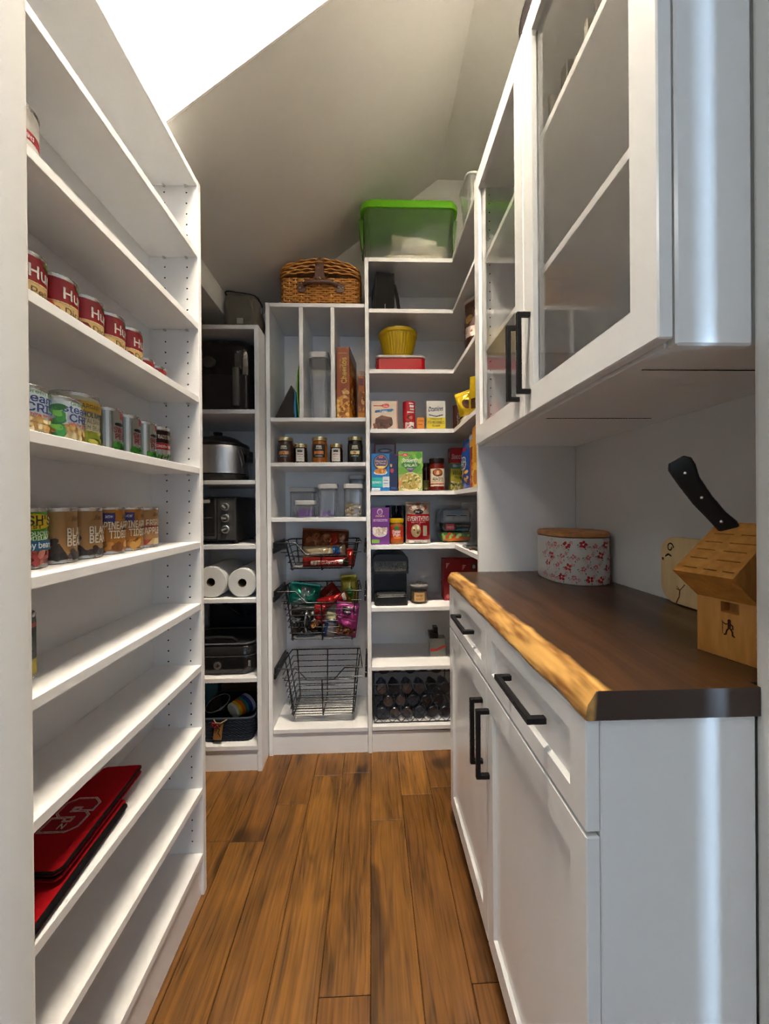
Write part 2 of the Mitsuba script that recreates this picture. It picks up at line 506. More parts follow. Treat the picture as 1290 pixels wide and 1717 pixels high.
struct('frame', merge([box(2.6, 2.66, DY0 + .001, DY0 + .08, 0, 2.419), box(2.6, 2.66, DY1 - .08, DY1 - .001, 0, 2.419), box(2.6, 2.66, DY0 + .08, DY1 - .08, 2.36, 2.419), box(2.6, 2.66, DY0 + .08, DY1 - .08, 0, .05)]), 'm_white', parent=w2)
a, b = DY0 + .081, DY1 - .081
scene[name(w2 + '__pane')] = mikit.ply(([[2.63, a, .051], [2.63, b, .051], [2.63, b, 2.359], [2.63, a, 2.359]], [[0, 3, 2], [0, 2, 1]]), 'm_white', emitter={'type': 'area', 'radiance': {'type': 'rgb', 'value': list(SIDE_LIGHT)}})
struct('door_1', box(.5247, .558, -.30, .369, .01, 2.06, .002), 'm_white')
labels['door_1']['label'] = 'white pantry door standing open towards the room'


def ceiling_fixture(label, x, y, sx, sy, level, CZ=CZ):
    k = thing('ceiling_light', label, 'ceiling light')
    h = .05
    add(k, 'frame', merge([box(x - sx / 2 - .012, x + sx / 2 + .012, y - sy / 2 - .012, y + sy / 2 + .012, CZ - .012, CZ - .001, .003),
                           box(x - sx / 2 - .012, x - sx / 2, y - sy / 2 - .012, y + sy / 2 + .012, CZ - h, CZ - .012), box(x + sx / 2, x + sx / 2 + .012, y - sy / 2 - .012, y + sy / 2 + .012, CZ - h, CZ - .012),
                           box(x - sx / 2, x + sx / 2, y - sy / 2 - .012, y - sy / 2, CZ - h, CZ - .012), box(x - sx / 2, x + sx / 2, y + sy / 2, y + sy / 2 + .012, CZ - h, CZ - .012)]), 'm_white')
    z = CZ - h + .004
    scene[k + '__diffuser'] = mikit.ply(([[x - sx / 2, y - sy / 2, z], [x + sx / 2, y - sy / 2, z], [x + sx / 2, y + sy / 2, z], [x - sx / 2, y + sy / 2, z]], [[0, 2, 1], [0, 3, 2]]), 'm_white',
                                        emitter={'type': 'area', 'radiance': {'type': 'rgb', 'value': list(level)}})


ceiling_fixture('linear white ceiling light over the pantry aisle', .02, .625, .80, .12, LAMP, CZF)
ceiling_fixture('square white ceiling light of the room before the pantry', -1.5, -.8, .6, .6, ROOM_LAMP)
ceiling_fixture('square white ceiling light at the far side of the room before the pantry', .2, -2.9, .6, .6, [v * .25 for v in ROOM_LAMP])

# ================================================================== shelving
TH = .019


def hole_mesh(xs, y, zs, r=.0026):
    a = np.arange(8) * np.pi / 4
    v, f = [], []
    for x in xs:
        for z in zs:
            n = len(v)
            v += [(x, y, z)] + [(x + r * math.cos(t), y, z + r * math.sin(t)) for t in a]
            f += [(n, n + 1 + i, n + 1 + (i + 1) % 8) for i in range(8)]
    return trimesh.Trimesh(np.array(v), np.array(f), process=False)


U1 = thing('shelving_unit', 'tall shallow white shelving unit of eleven boards along the left wall, holding the cans', 'shelves')
XL, XLB, YN, YF = -.518, -.663, .531, 1.149
for y0, y1 in ((YF - TH, YF), (YN, YN + TH)):
    add(U1, 'side_panel', box(XLB - .007, XL, y0, y1, 0, 2.1685, .001), 'm_white')
add(U1, 'back_panel', box(XLB - .006, XLB, YN + TH + .0005, YF - TH - .0005, .11, 2.149), 'm_white')
LEFT = [2.168, 1.952, 1.734, 1.513, 1.298, 1.073, 0.887, .70, .511, .326, .129]
for z in LEFT:
    add(U1, 'shelf', box(XLB + .0006, XL - .0008, YN + TH + .0006, YF - TH - .0006, z - TH, z, .001), 'm_white')
add(U1, 'kick_board', box(XL - .024, XL - .008, YN + TH + .0005, YF - TH - .0005, .0005, .109), 'm_white')
zs = [z for z in np.arange(.165, 2.14, .0322) if min(abs(z - s + .0095) for s in LEFT) > .016]
cadd(U1, 'pin_hole', hole_mesh((-.617, -.551), YF - TH - .0004, zs), (.03, .03, .03), 'm_matte', angle=0)
labels[U1 + '__pin_hole'] = {'kind': 'stuff', 'label': 'rows of small dark shelf pin holes'}
pins = merge([box(x - .004, x + .004, YF - TH - .009, YF - TH - .0006, z - TH - .006, z - TH - .0007, .0015) for z in LEFT[:6] for x in (-.617, -.551)])
cadd(U1, 'shelf_pin', pins, '#c9c4ba')
labels[U1 + '__shelf_pin'] = {'kind': 'stuff', 'label': 'small clear shelf pins under the boards'}

U2 = thing('shelving_unit', 'narrow white shelving unit with black kitchen appliances in the left rear corner', 'shelves')
MX0, MX1, MY = -.90, -.496, 1.649
for x0, x1 in ((MX0, MX0 + TH), (MX1 - TH, MX1)):
    add(U2, 'side_panel', box(x0, x1, MY, 2.05, 0, 1.9875, .001), 'm_white')
add(U2, 'back_panel', box(MX0 + TH, MX1 - TH, 2.044, 2.05, .1, 1.96), 'm_white')
MID = [1.987, 1.612, 1.298, 1.01, .771, .417, .115]
for z in MID:
    add(U2, 'shelf', box(MX0 + TH + .0006, MX1 - TH - .0006, MY + .0005, 2.0435, z - TH, z, .001), 'm_white')
add(U2, 'kick_board', box(MX0 + TH + .0005, MX1 - TH - .0005, MY + .008, MY + .024, .0005, .095), 'm_white')

U3 = thing('shelving_unit', 'white shelving unit with three upright slots on top and black wire baskets below', 'shelves')
TX0, TX1, BY = -.492, -.0245, 1.747
add(U3, 'side_panel', box(TX0, TX0 + TH, BY, 2.05, 0, 2.1405, .001), 'm_white')
add(U3, 'back_panel', box(TX0 + TH, TX1, 2.044, 2.05, .1, 2.12), 'm_white')
TALL = [2.14, 1.599, 1.387, 1.125, .124]
for z in TALL:
    add(U3, 'shelf', box(TX0 + TH + .0006, TX1 - .0004, BY + .0005, 2.0435, z - TH, z, .001), 'm_white')
for x0 in (-.336, -.187):
    add(U3, 'divider', box(x0, x0 + .0195, BY + .0008, 2.0432, 1.5995, 2.1205, .001), 'm_white')
add(U3, 'kick_board', box(TX0 + TH + .0005, TX1 - .0005, BY + .008, BY + .024, .0005, .104), 'm_white')

U4 = thing('shelving_unit', 'white corner shelving unit full of food packages, its boards turning along the right wall', 'shelves')
CX0 = -.0045
add(U4, 'side_panel', box(CX0 - TH, CX0, BY, 2.05, 0, 2.3605, .001), 'm_white')
add(U4, 'end_panel', box(.400, .7695, 1.3565, 1.3755, 0, 2.3605, .001), 'm_white')
add(U4, 'back_panel', merge([box(CX0, .7695, 2.044, 2.05, .1, 2.34), box(.7632, .7695, 1.376, 2.044, .9, 2.34)]), 'm_white')
CORN = [2.36, 2.117, 1.829, 1.545, 1.249, .99]
for z in CORN:
    m = prism(Polygon([(CX0 + .0006, BY + .0005), (.398, BY + .0005), (.400, 1.3761), (.7628, 1.3761), (.7628, 2.0435), (CX0 + .0006, 2.0435)]), TH)
    m.apply_translation((0, 0, z - TH))
    add(U4, 'shelf', m, 'm_white')
for z in (.693, .411, .125):
    add(U4, 'shelf', box(CX0 + .0006, .7628, BY + .0005, 2.0435, z - TH, z, .001), 'm_white')
add(U4, 'kick_board', box(CX0 + .0005, .76, BY + .008, BY + .024, .0005, .098), 'm_white')


# ================================================================== cabinets
def shaker(y0, y1, z0, z1, x0, t, stile, rail, recess, through=False):
    b = box(x0, x0 + t, y0, y1, z0, z1, .002)
    e = .005
    def ring(x, g):
        return [(x, y0 + stile - g, z0 + rail - g), (x, y1 - stile + g, z0 + rail - g), (x, y0 + stile - g, z1 - rail + g), (x, y1 - stile + g, z1 - rail + g)]
    if through:
        cut = merge([hull(ring(x0 - .002, 0) + ring(x0 + t + .002, 0))])
        back = hull(ring(x0 + t * .55, .008) + ring(x0 + t + .002, .008))
        return trimesh.boolean.difference([trimesh.boolean.difference([b, cut], engine='manifold'), back], engine='manifold')
    cut = hull(ring(x0 - .0015, e * 1.15) + ring(x0 + recess, 0))
    return trimesh.boolean.difference([b, cut], engine='manifold')


def pull(parent, a, b, x_face, out, vertical):
    """Square bar pull between two points (y or z range) standing off the face x_face towards -x."""
    s = .0055
    (y0, z0), (y1, z1) = a, b
    xo = x_face - out
    if vertical:
        m = [box(xo, xo + 2 * s, y0 - s, y0 + s, z0, z1, .0012), box(xo + 2 * s - .001, x_face, y0 - s, y0 + s, z0, z0 + 2 * s, .001), box(xo + 2 * s - .001, x_face, y0 - s, y0 + s, z1 - 2 * s, z1, .001)]
    else:
        m = [box(xo, xo + 2 * s, y0, y1, z0 - s, z0 + s, .0012), box(xo + 2 * s - .001, x_face, y0, y0 + 2 * s, z0 - s, z0 + s, .001), box(xo + 2 * s - .001, x_face, y1 - 2 * s, y1, z0 - s, z0 + s, .001)]
    add(parent, 'pull', merge(m), 'm_black', label='matte black bar pull')


B = thing('base_cabinet', 'white shaker base cabinet with two drawers and two doors along the right wall', 'cabinet')
add(B, 'body', merge([box(.305, .769, .5005, 1.354, .095, .889), box(.345, .769, .5005, 1.354, 0, .095)]), 'm_cabinet')
add(B, 'end_panel', box(.305, .5217, .4825, .500, .0005, .889, .0015), 'm_cabinet')
for y0, y1, py, dy in ((.4815, .9085, .892, (.591, .752)), (.9112, 1.3415, .945, (1.0145, 1.173))):
    d = add(B, 'door', shaker(y0, y1, .0785, .7305, .2845, .0195, .045, .060, .008), 'm_cabinet')
    pull(d, (py, .506), (py, .676), .2845, .033, True)
    d = add(B, 'drawer', shaker(y0, y1, .7365, .8877, .2845, .0195, .045, .040, .008), 'm_cabinet')
    pull(d, (dy[0], .822), (dy[1], .822), .2845, .033, False)

Wc = thing('wall_cabinet', 'white wall cabinet with two glass doors above the countertop', 'cabinet')
WX, WZ0, WZ1 = .388, 1.400, 2.365
add(Wc, 'body', merge([box(.411, .769, 1.337, 1.354, WZ0 - .004, WZ1), box(.411, .769, .5005, 1.337, WZ0 - .004, WZ0 + .016), box(.411, .769, .5005, 1.337, WZ1 - .019, WZ1), box(.763, .769, .5005, 1.337, WZ0 + .016, WZ1 - .019)]), 'm_cabinet')
add(Wc, 'end_panel', box(.4145, .5217, .4825, .500, WZ0 - .008, WZ1, .003), 'm_cabinet')
add(Wc, 'end_panel', box(.5218, .769, .4905, .500, WZ0 - .004, WZ1), 'm_cabinet')
add(Wc, 'light_rail', box(.411, .4142, .5005, 1.354, WZ0 - .006, WZ0 + .016, .001), 'm_cabinet')
for z in (2.087, 1.758):
    add(Wc, 'shelf', box(.424, .7625, .5006, 1.3366, z - TH, z, .001), 'm_white')
hz = [z for z in np.arange(1.48, 2.33, .0322) if min(abs(z - s + .0095) for s in (2.087, 1.758)) > .016]
cadd(Wc, 'pin_hole', hole_mesh((.443, .725), 1.3367, hz), (.03, .03, .03), 'm_matte', angle=0)
labels[Wc + '__pin_hole'] = {'kind': 'stuff', 'label': 'rows of small dark shelf pin holes'}
for y0, y1, py in ((.4815, .9118, .879), (.9142, 1.3455, .946)):
    d = add(Wc, 'door', shaker(y0, y1, WZ0, WZ1, WX, .0215, .053, .062, .008, True), 'm_cabinet')
    g = [(WX + .0135, y0 + .049, WZ0 + .058), (WX + .0135, y1 - .049, WZ0 + .058), (WX + .0135, y1 - .049, WZ1 - .058), (WX + .0135, y0 + .049, WZ1 - .058)]
    add(d, 'pane', (g, [[0, 2, 1], [0, 3, 2]]), 'm_pane', label='clear glass pane')
    pull(d, (py, 1.447), (py, 1.644), WX, .033, True)
for y in (.584, .914):
    cadd(Wc, 'seam', box(.443, .716, y - .0008, y + .0008, WZ0 - .0052, WZ0 - .0041), (.08, .07, .06), 'm_matte', angle=0)

# countertop with a live edge
CT = thing('countertop', 'dark walnut countertop with a golden live edge on the base cabinet', 'countertop')
ys = [.476, .490, .4901] + list(np.linspace(.504, 1.3555, 58))
rings = []
for y in ys:
    f = meshkit.fbm(np.array([[y * 7, 2.2, 0], [y * 7, 9.1, 0], [y * 16, 5.3, 0], [y * 11, 7.7, 3]]), 3, 5)
    back = .5217 if y < .490 + 1e-9 else .769
    top = .2995 + .016 * (f[0] - .45) + .010 * math.sin((y - .5) * 4.2)
    bot = .2815 + .007 * (f[1] - .5)
    zb = .890 + max(0, (f[3] - .5)) * .022
    mid = .5 * (top + bot) - .004 + .004 * (f[2] - .5)
    rings.append([(back, y, .890), (bot + .012, y, .890), (bot + .002, y, zb), (bot, y, zb + .006), (mid, y, .911), (top - .004, y, .9235), (top, y, .9285), (top + .004, y, .929), (back, y, .929)])
m = loft([np.array(r) for r in rings])
m.fix_normals()
add(CT, '', m, 'm_counter', smooth=40)
# ================================================================== canned food on the left shelves
def can(label, cat, x, y, z, R, h, prn, ang, base, group=None, bsdf='m_paper', top='#b9b6ae'):
    k = thing('food_can', label, cat, group)
    z += .0004
    prof = [(1e-7, .002), (R - .005, .002), (R - .003, 0), (R, .0015), (R, .0045), (R - .0013, .007), (R - .0013, h - .007), (R, h - .0045), (R, h - .0015), (R - .0014, h), (R - .003, h - .0005), (R - .004, h - .004), (1e-7, h - .004)]
    add(k, 'body', lathe(prof, x, y, z, 36), 'm_tin', smooth=40)
    vm = VM().add(lathe([(R - .0008, .0075), (R - .0008, h - .0075)], x, y, z, 48), base, 60)
    if prn:
        prn.on(cyl(x, y, z, R - .0008, math.radians(ang)), step=.00007, eps=.00025, cell=.006, vm=vm)
    vm.put(k, 'paper_label', bsdf)
    return k


def hunts(h, word, seed):
    p = Print()
    p.rect(-.09, .0075, .07, h * .50, '#d9b878')
    p.blobs(-.075, .009, -.030, h * .47, ['#a8301c', '#c4452a', '#7d1d12', '#5d6f2a'], .011, 10, seed, .8)
    p.rect(-.09, h * .50, .07, h * .52, '#f0d9a0')
    p.ell(.012, h * .88, .017, .0055, '#55702c')
    p.text('Hunt\'s', .008, h * .69, .021, '#f6f1e8', w=.072)
    p.text(word, -.002, h * .38, .013, '#3b2a1c', bold=False)
    return p


RX = -.609
HUNT = [(.615, 'Petite', 'nearest the doorway'), (.689, 'Diced', 'second from the doorway'), (.763, 'Diced', 'third from the doorway'), (.8365, 'Diced', 'fourth from the doorway'), (.911, 'Diced', 'fifth from the doorway')]
for i, ((y, w, where)) in enumerate(HUNT):
    can(f'red tomato can with white lettering, {where} in its row', 'can', RX, (.664, .735, .805, .874, .942)[i], 1.513, .0335, .107, hunts(.107, w, i), 16, '#86131d', 'red tomato cans in a row')
can('small red can, first of two small ones after the tall red tomato cans', 'can', RX, 1.004, 1.513, .0275, .060, Print().text('PASTE', .004, .03, .013, '#f3e8d8', w=.06).rect(-.06, .008, .05, .016, '#d9b878'), 22, '#8a1a1c')
can('small red can at the far end of the row of red tomato cans', 'can', RX, 1.061, 1.513, .0275, .060, Print().text('PASTE', .004, .03, .013, '#f3e8d8', w=.06).rect(-.06, .008, .05, .016, '#d9b878'), 22, '#8a1a1c')


def steam(h, leaf, seed):
    p = Print()
    p.rect(-.10, .0075, .09, h * .36, '#d8c59a')
    p.blobs(-.08, .008, .075, h * .38, ['#e0cb9a', '#caa868', '#f0dfb4', '#b98f55'], .006, 70, seed, .7)
    p.text('Green Giant', .005, h * .86, .006, '#3d6b3a', w=.05)
    p.text('steam', -.006, h * .735, .0125, '#1d2f6e', w=.050)
    p.text('CRISP', .006, h * .545, .0135, '#1d2f6e', w=.056)
    p.text('White Shoepeg', .004, h * .405, .005, '#b5383a', w=.055)
    if leaf:
        for i in range(7):
            p.ell(-.036 + .004 * math.sin(i * 2.1), h * (.13 + .10 * i), .011, .006, ('#1f5a30', '#2f7a3c', '#6fb04a')[i % 3], 12, .5 + i)
    return p


can('short white can of corn with dark blue lettering, nearest the doorway', 'can', -.585, .632, 1.298, .036, .083, steam(.083, False, 1), -4, '#cfdde3')
can('short white can of corn with green leaves beside its blue lettering', 'can', -.585, .705, 1.298, .036, .083, steam(.083, True, 2), 10, '#cfdde3')
h = .117
p = Print()
p.rect(-.11, .0075, .09, h * .32, '#8a7d22')
p.blobs(-.09, .008, .075, h * .34, ['#8f9a2b', '#b3b23d', '#6f7a1e', '#c6c257'], .010, 34, 5, .4)
p.poly([(-.045, h * .70), (-.028, h * .83), (.045, h * .83), (.045, h * .66), (-.022, h * .66), (-.036, h * .58), (-.032, h * .68)], '#d6a72c')
p.text('MARGARET', .008, h * .745, .009, '#4a2d10', w=.055)
p.text('HOLMES', .012, h * .60, .010, '#2c1c10', w=.045)
p.text('ITALIAN', .006, h * .49, .009, '#3a3a3a', w=.036, bold=False)
p.text('GREEN BEANS', .006, h * .38, .009, '#3a3a3a', w=.062, bold=False)
can('large cream can of green beans with a gold ribbon, behind the white corn cans', 'can', -.617, .785, 1.298, .043, .113, p, -22, '#ddd6b4')
for i, y in enumerate((.863, .931, .999)):
    h = .106
    p = Print()
    p.rect(-.055, .0075, -.040, h - .008, '#f4f6f6').rect(-.034, .0075, -.028, h - .008, '#6f7271').rect(-.022, .0075, -.016, h - .008, '#eceeed').rect(-.012, .0075, -.008, h - .008, '#80827f')
    p.rect(.010, h * .78, .026, h * .93, '#b3232c')
    p.ell(.008, h * .66, .014, .004, '#22282c')
    p.text('SWEET', .014, h * .54, .012, '#9b1f28', w=.042)
    p.text('PEAS', .014, h * .40, .012, '#9b1f28', w=.036)
    p.blobs(-.014, .0085, .05, h * .27, ['#2f7d2e', '#55a044', '#1d5a22', '#3f8d38'], .0055, 40, i, .9)
    can(('first', 'second', 'third')[i] + ' silver can of sweet peas after the large cream can', 'can', RX, y, 1.298, .0333, .106, p, -14, '#aeb2b1', 'silver cans of peas', bsdf='m_silver')
h = .106
p = Print().rect(-.05, h * .57, .05, h * .90, '#2a1412').rect(-.05, h * .40, .05, h * .565, '#b3202c').text('TRADITIONAL', 0, h * .73, .010, '#e8dcc8', w=.06).text('GREEN BEANS', 0, h * .48, .007, '#f4ece0', w=.055)
p.blobs(-.03, .0085, .05, h * .28, ['#4b7a35', '#6d9448', '#2f5a22'], .007, 18, 3, .4)
can('silver can with dark brown and red bands at the far end of its row', 'can', RX, 1.067, 1.298, .0333, .106, p, -14, '#aeb0ad', bsdf='m_silver')

h = .106
p = Print()
p.rect(-.08, .0075, .08, h * .27, '#5d1a1c').blobs(-.07, .008, .07, h * .30, ['#8e3334', '#b0514c', '#6d2022', '#c4786c'], .0085, 44, 2, .55)
p.rect(-.08, h * .30, .08, h * .46, '#1d4f74').text('kidney beans', .002, h * .385, .010, '#eef4f6', w=.062)
p.ell(-.003, h * .77, .035, h * .13, '#e8c51e', 24).text('BUSH\'S', -.002, h * .79, .016, '#10130f', w=.062).text('BEST', -.002, h * .685, .006, '#20240f', w=.024)
p.text('REDUCED', .003, h * .575, .007, '#eef7e4', w=.042).text('SODIUM', .003, h * .50, .007, '#eef7e4', w=.038)
can('green can of kidney beans with a yellow oval, nearest the doorway', 'can', RX, .660, 1.073, .0333, .106, p, -22, '#3f8f2b')
for i, y in enumerate((.728, .796)):
    p = Print()
    p.rect(-.09, h * .69, .09, h * .70, '#9a7144')
    p.rect(-.09, .0075, .09, h * .12, '#20191a')
    p.poly([(-.052, .008), (-.036, h * .36), (-.028, h * .36), (-.012, .008)] if i == 0 else [(-.075, .008), (-.052, h * .2), (-.036, h * .33), (-.018, h * .12), (.05, h * .12), (.05, .008)], '#2a1f20')
    p.blobs(-.06, .008, .05, h * .17, ['#2a2528', '#3a3438', '#151214'], .007, 26, i, .65)
    p.ell(-.037, h * .39, .009, .006, '#2a1a18', 14, .6).ell(-.006, h * .2, .007, .005, '#2a1a18', 14, 2.3)
    p.text('Best', .0, h * .80, .009, '#5a3b1c', w=.016, shear=.4)
    p.text('BLACK', .006, h * .55, .016, '#efe6d6', w=.046).text('BEANS', .006, h * .38, .016, '#efe6d6', w=.046)
    can(('tan can of black beans beside the green kidney bean can' if i == 0 else 'tan can of black beans beside the orange brown pineapple can'), 'can', RX, y, 1.073, .0333, .106, p, 8 if i == 0 else -6, '#9c7547', 'tan black bean cans')
for i, y in enumerate((.868, .9355)):
    p = Print()
    p.rect(-.09, .0075, .09, h * .98, '#a8691f').poly([(-.06, h * .5), (-.06, h * .93), (-.03, h * .93), (-.045, h * .62)], '#4f7a34')
    p.rect(-.033, h * .66, -.010, h * .88, '#2a2560').text('NOW', -.0215, h * .80, .006, '#dfe0ee', w=.014)
    p.blobs(-.07, .008, .06, h * .24, ['#c98a35', '#6b3a14', '#e0aa55', '#8a5320'], .011, 22, i, .7)
    p.text('Best', .014, h * .80, .009, '#4a2d10', w=.016, shear=.4)
    p.text('PINEAPPLE', .002, h * .61, .017, '#f2e7d2', w=.066).text('TIDBITS', .004, h * .42, .017, '#f2e7d2', w=.052)
    p.rect(.006, h * .50, .034, h * .545, '#2c2119')
    can(('first' if i == 0 else 'second') + ' orange brown can of pineapple tidbits with a dark blue square', 'can', RX, y, 1.073, .0333, .106, p, -12, '#a8691f', 'pineapple cans')
p = Print()
p.rect(-.09, .0075, .09, h * .2, '#a83a2c').poly([(-.02, .008), (.04, .008), (.03, h * .22), (-.005, h * .22)], '#e6cc92')
p.text('Best', .006, h * .82, .009, '#4a2d10', w=.016, shear=.4).text('FRIED', .0, h * .61, .017, '#efe0c8', w=.042).text('APPLES', .0, h * .42, .017, '#efe0c8', w=.05).rect(-.025, h * .50, .022, h * .545, '#8e2420')
can('tan can of fried apples at the far end of its row', 'can', RX, 1.003, 1.073, .0333, .106, p, -14, '#a97c48')
p = Print().rect(-.06, .0075, .06, .034, '#d9c11f').rect(-.06, .036, .06, .085, '#1c1d1c').text('COCO', .0, .06, .016, '#f0efe8', w=.05, rot=1.57).rect(-.06, .088, .06, .096, '#b53a2a')
can('black and yellow can alone on its shelf by the doorway', 'can', RX, .636, .887, .0333, .112, p, -30, '#23241f')
p = Print().rect(-.07, .066, .07, .082, '#a8323a').text('Crushed', .0, .074, .008, '#f6ecec', w=.05).line([(-.02, .045), (-.012, .055), (-.008, .04), (.0, .052), (.004, .04), (.012, .05), (.018, .042)], .002, '#4a463c')
can('white can with a red band alone on the upper left shelf', 'can', -.612, .645, 1.734, .040, .125, p, -30, '#e6dfd6')


# ================================================================== red sleeve with the block letter
def block_s():
    o = [(0, 0), (.62, 0), (.80, .14), (.80, .46), (.66, .57), (.27, .57), (.27, .74), (.50, .74), (.50, .64), (.80, .64), (.80, .86), (.62, 1), (.18, 1), (0, .86), (0, .55), (.14, .43), (.53, .43), (.53, .26), (.30, .26), (.30, .36), (0, .36)]
    return Polygon(o).buffer(0)


def slab(pts, z0, z1, x=None):
    m = prism(Polygon(pts), z1 - z0)
    m.apply_translation((0, 0, z0))
    return m


for i, (dz, dx, dy, lab) in enumerate(((0, .014, -.070, 'lower red fabric sleeve with black trim, under the one with the letter S'), (.0285, 0, 0, 'red fabric sleeve with black trim and a white outlined letter S on a low shelf'))):
    k = thing('fabric_sleeve', lab, 'sleeve')
    zb = .5114 + dz
    # lies along the shelf: long side in y, slightly fanned out
    o = np.array([(-.643, .90), (-.560, .905), (-.556, .893), (-.537, .650), (-.545, .640), (-.650, .646), (-.652, .85), (-.648, .86)]) + [dx * .6, dy]
    c = Polygon(o).buffer(-.004).buffer(.004)
    def puff(poly, z0, z1, e=.004):
        big, small = poly, poly.buffer(-e)
        ra = np.array(trimesh.path.polygons.resample_boundaries(big, .006)['vertices'] if False else list(LineString(big.exterior.coords).interpolate(np.linspace(0, 1, 90)[:-1][j], normalized=True).coords[0] for j in range(89)))
        cen = ra.mean(0)
        rb = ra + (cen - ra) * (e / np.linalg.norm(cen - ra, axis=1, keepdims=True))
        return loft([np.c_[rb, np.full(89, z0)], np.c_[ra, np.full(89, z0 + (z1 - z0) * .25)], np.c_[ra, np.full(89, z0 + (z1 - z0) * .75)], np.c_[rb, np.full(89, z1)]])
    cadd(k, 'panel', puff(c, zb + .0105, zb + .019), '#9c0d16', 'm_fabric', 50, 'red fabric face')
    cadd(k, 'lining', puff(c.buffer(-.002), zb + .0055, zb + .0104), '#0c0b0c', 'm_fabric', 50, 'black lining at the open edge')
    cadd(k, 'base_panel', puff(c, zb + .0003, zb + .0054), '#860d18', 'm_fabric', 50, 'red fabric underside')
    rim = np.array([(-.650, .646), (-.60, .641), (-.545, .640), (-.537, .650), (-.546, .77), (-.556, .893)]) + [dx * .6, dy]
    cadd(k, 'trim', tube(np.c_[rim, np.full(len(rim), zb + .018 - .006 * (1 - i))], .0028 + .004 * (1 - i), 8), '#0e0d0e', 'm_fabric', 60, 'black stitched edge')
    if i == 1:
        s = .078
        uu, vv = np.array([.05, -.99]), np.array([.99, .05])     # letter: its right side towards the door, its top towards the wall
        P0 = np.array([-.632, .815])
        pr = Print()
        S = block_s()
        for g, col in ((S.buffer(.055, join_style=2), '#c9c0b8'), (S.buffer(.030, join_style=2), '#8c0d16'), (S.buffer(.018, join_style=2), '#c9c0b8'), (S, '#8c0d16')):
            pr.poly(affinity.scale(g, s, s, origin=(0, 0)), col)
        pr.line(np.array([(.36, .06), (.36, .22), (.48, .06), (.48, .22)]) * s, .0022, '#c9c0b8').line(np.array([(.46, .60), (.36, .60), (.36, .70), (.46, .70)]) * s, .0022, '#c9c0b8')
        pr.on(plane((-.640, .722, zb + .019), (1, 0, 0), (0, 1, 0)), eps=.0006).put(k, 'letter', 'm_matte', 'white outlined block letter S')
# ================================================================== cardboard packages, jars and bags
def carton(kind, label, cat, x0, x1, y0, y1, z0, h, col, prn=None, side=None, rot=0, group=None, bsdf='m_paper'):
    """A box standing on z0; prn on the face towards the door, side on its left (-x) face; turned by rot degrees about its front left edge."""
    k = thing(kind, label, cat, group)
    M = trimesh.transformations.rotation_matrix(math.radians(rot), (0, 0, 1), (x0, y0, 0))
    z0 += .0004
    b = box(x0, x1, y0, y1, z0, z0 + h, .0012)
    b.apply_transform(M)
    cadd(k, 'carton', b, col, bsdf, 20)
    for pr, part, pl in ((prn, 'front_print', front(x0, y0, z0)), (side, 'side_print', plane((x0, y1, z0), (0, -1, 0), (0, 0, 1)))):
        if pr:
            f = (lambda q: (lambda x, y, d: q(x, y, d) @ M[:3, :3].T + M[:3, 3]))(pl)
            pr.on(f).put(k, part, bsdf)
    return k


def jar(kind, label, cat, x, y, z, R, h, col, lid, prn, ang=-90, neck=.86, lid_h=.016, group=None, lid_bsdf='m_plastic', bsdf='m_gloss'):
    k = thing(kind, label, cat, group)
    z += .0004
    hb = h - lid_h
    n = neck * R
    cadd(k, 'body', lathe([(1e-7, 0), (R * .9, 0), (R, .006), (R, hb * .80), (R * .97, hb * .87), (n, hb * .95), (n, hb), (1e-7, hb)], x, y, z, 32), col, bsdf, 40)
    add_lid = lathe([(1e-7, hb + .0003), (n * 1.07, hb + .0003), (n * 1.09, hb + .002), (n * 1.09, h - .003), (n * 1.05, h), (1e-7, h)], x, y, z, 32)
    if lid is None:
        add(k, 'lid', add_lid, lid_bsdf, smooth=40)
    else:
        cadd(k, 'lid', add_lid, lid, lid_bsdf, 40)
    if prn:
        prn.on(cyl(x, y, z, R, math.radians(ang)), step=.00007, eps=.0004, cell=.006).put(k, 'paper_label', 'm_paper')
    return k


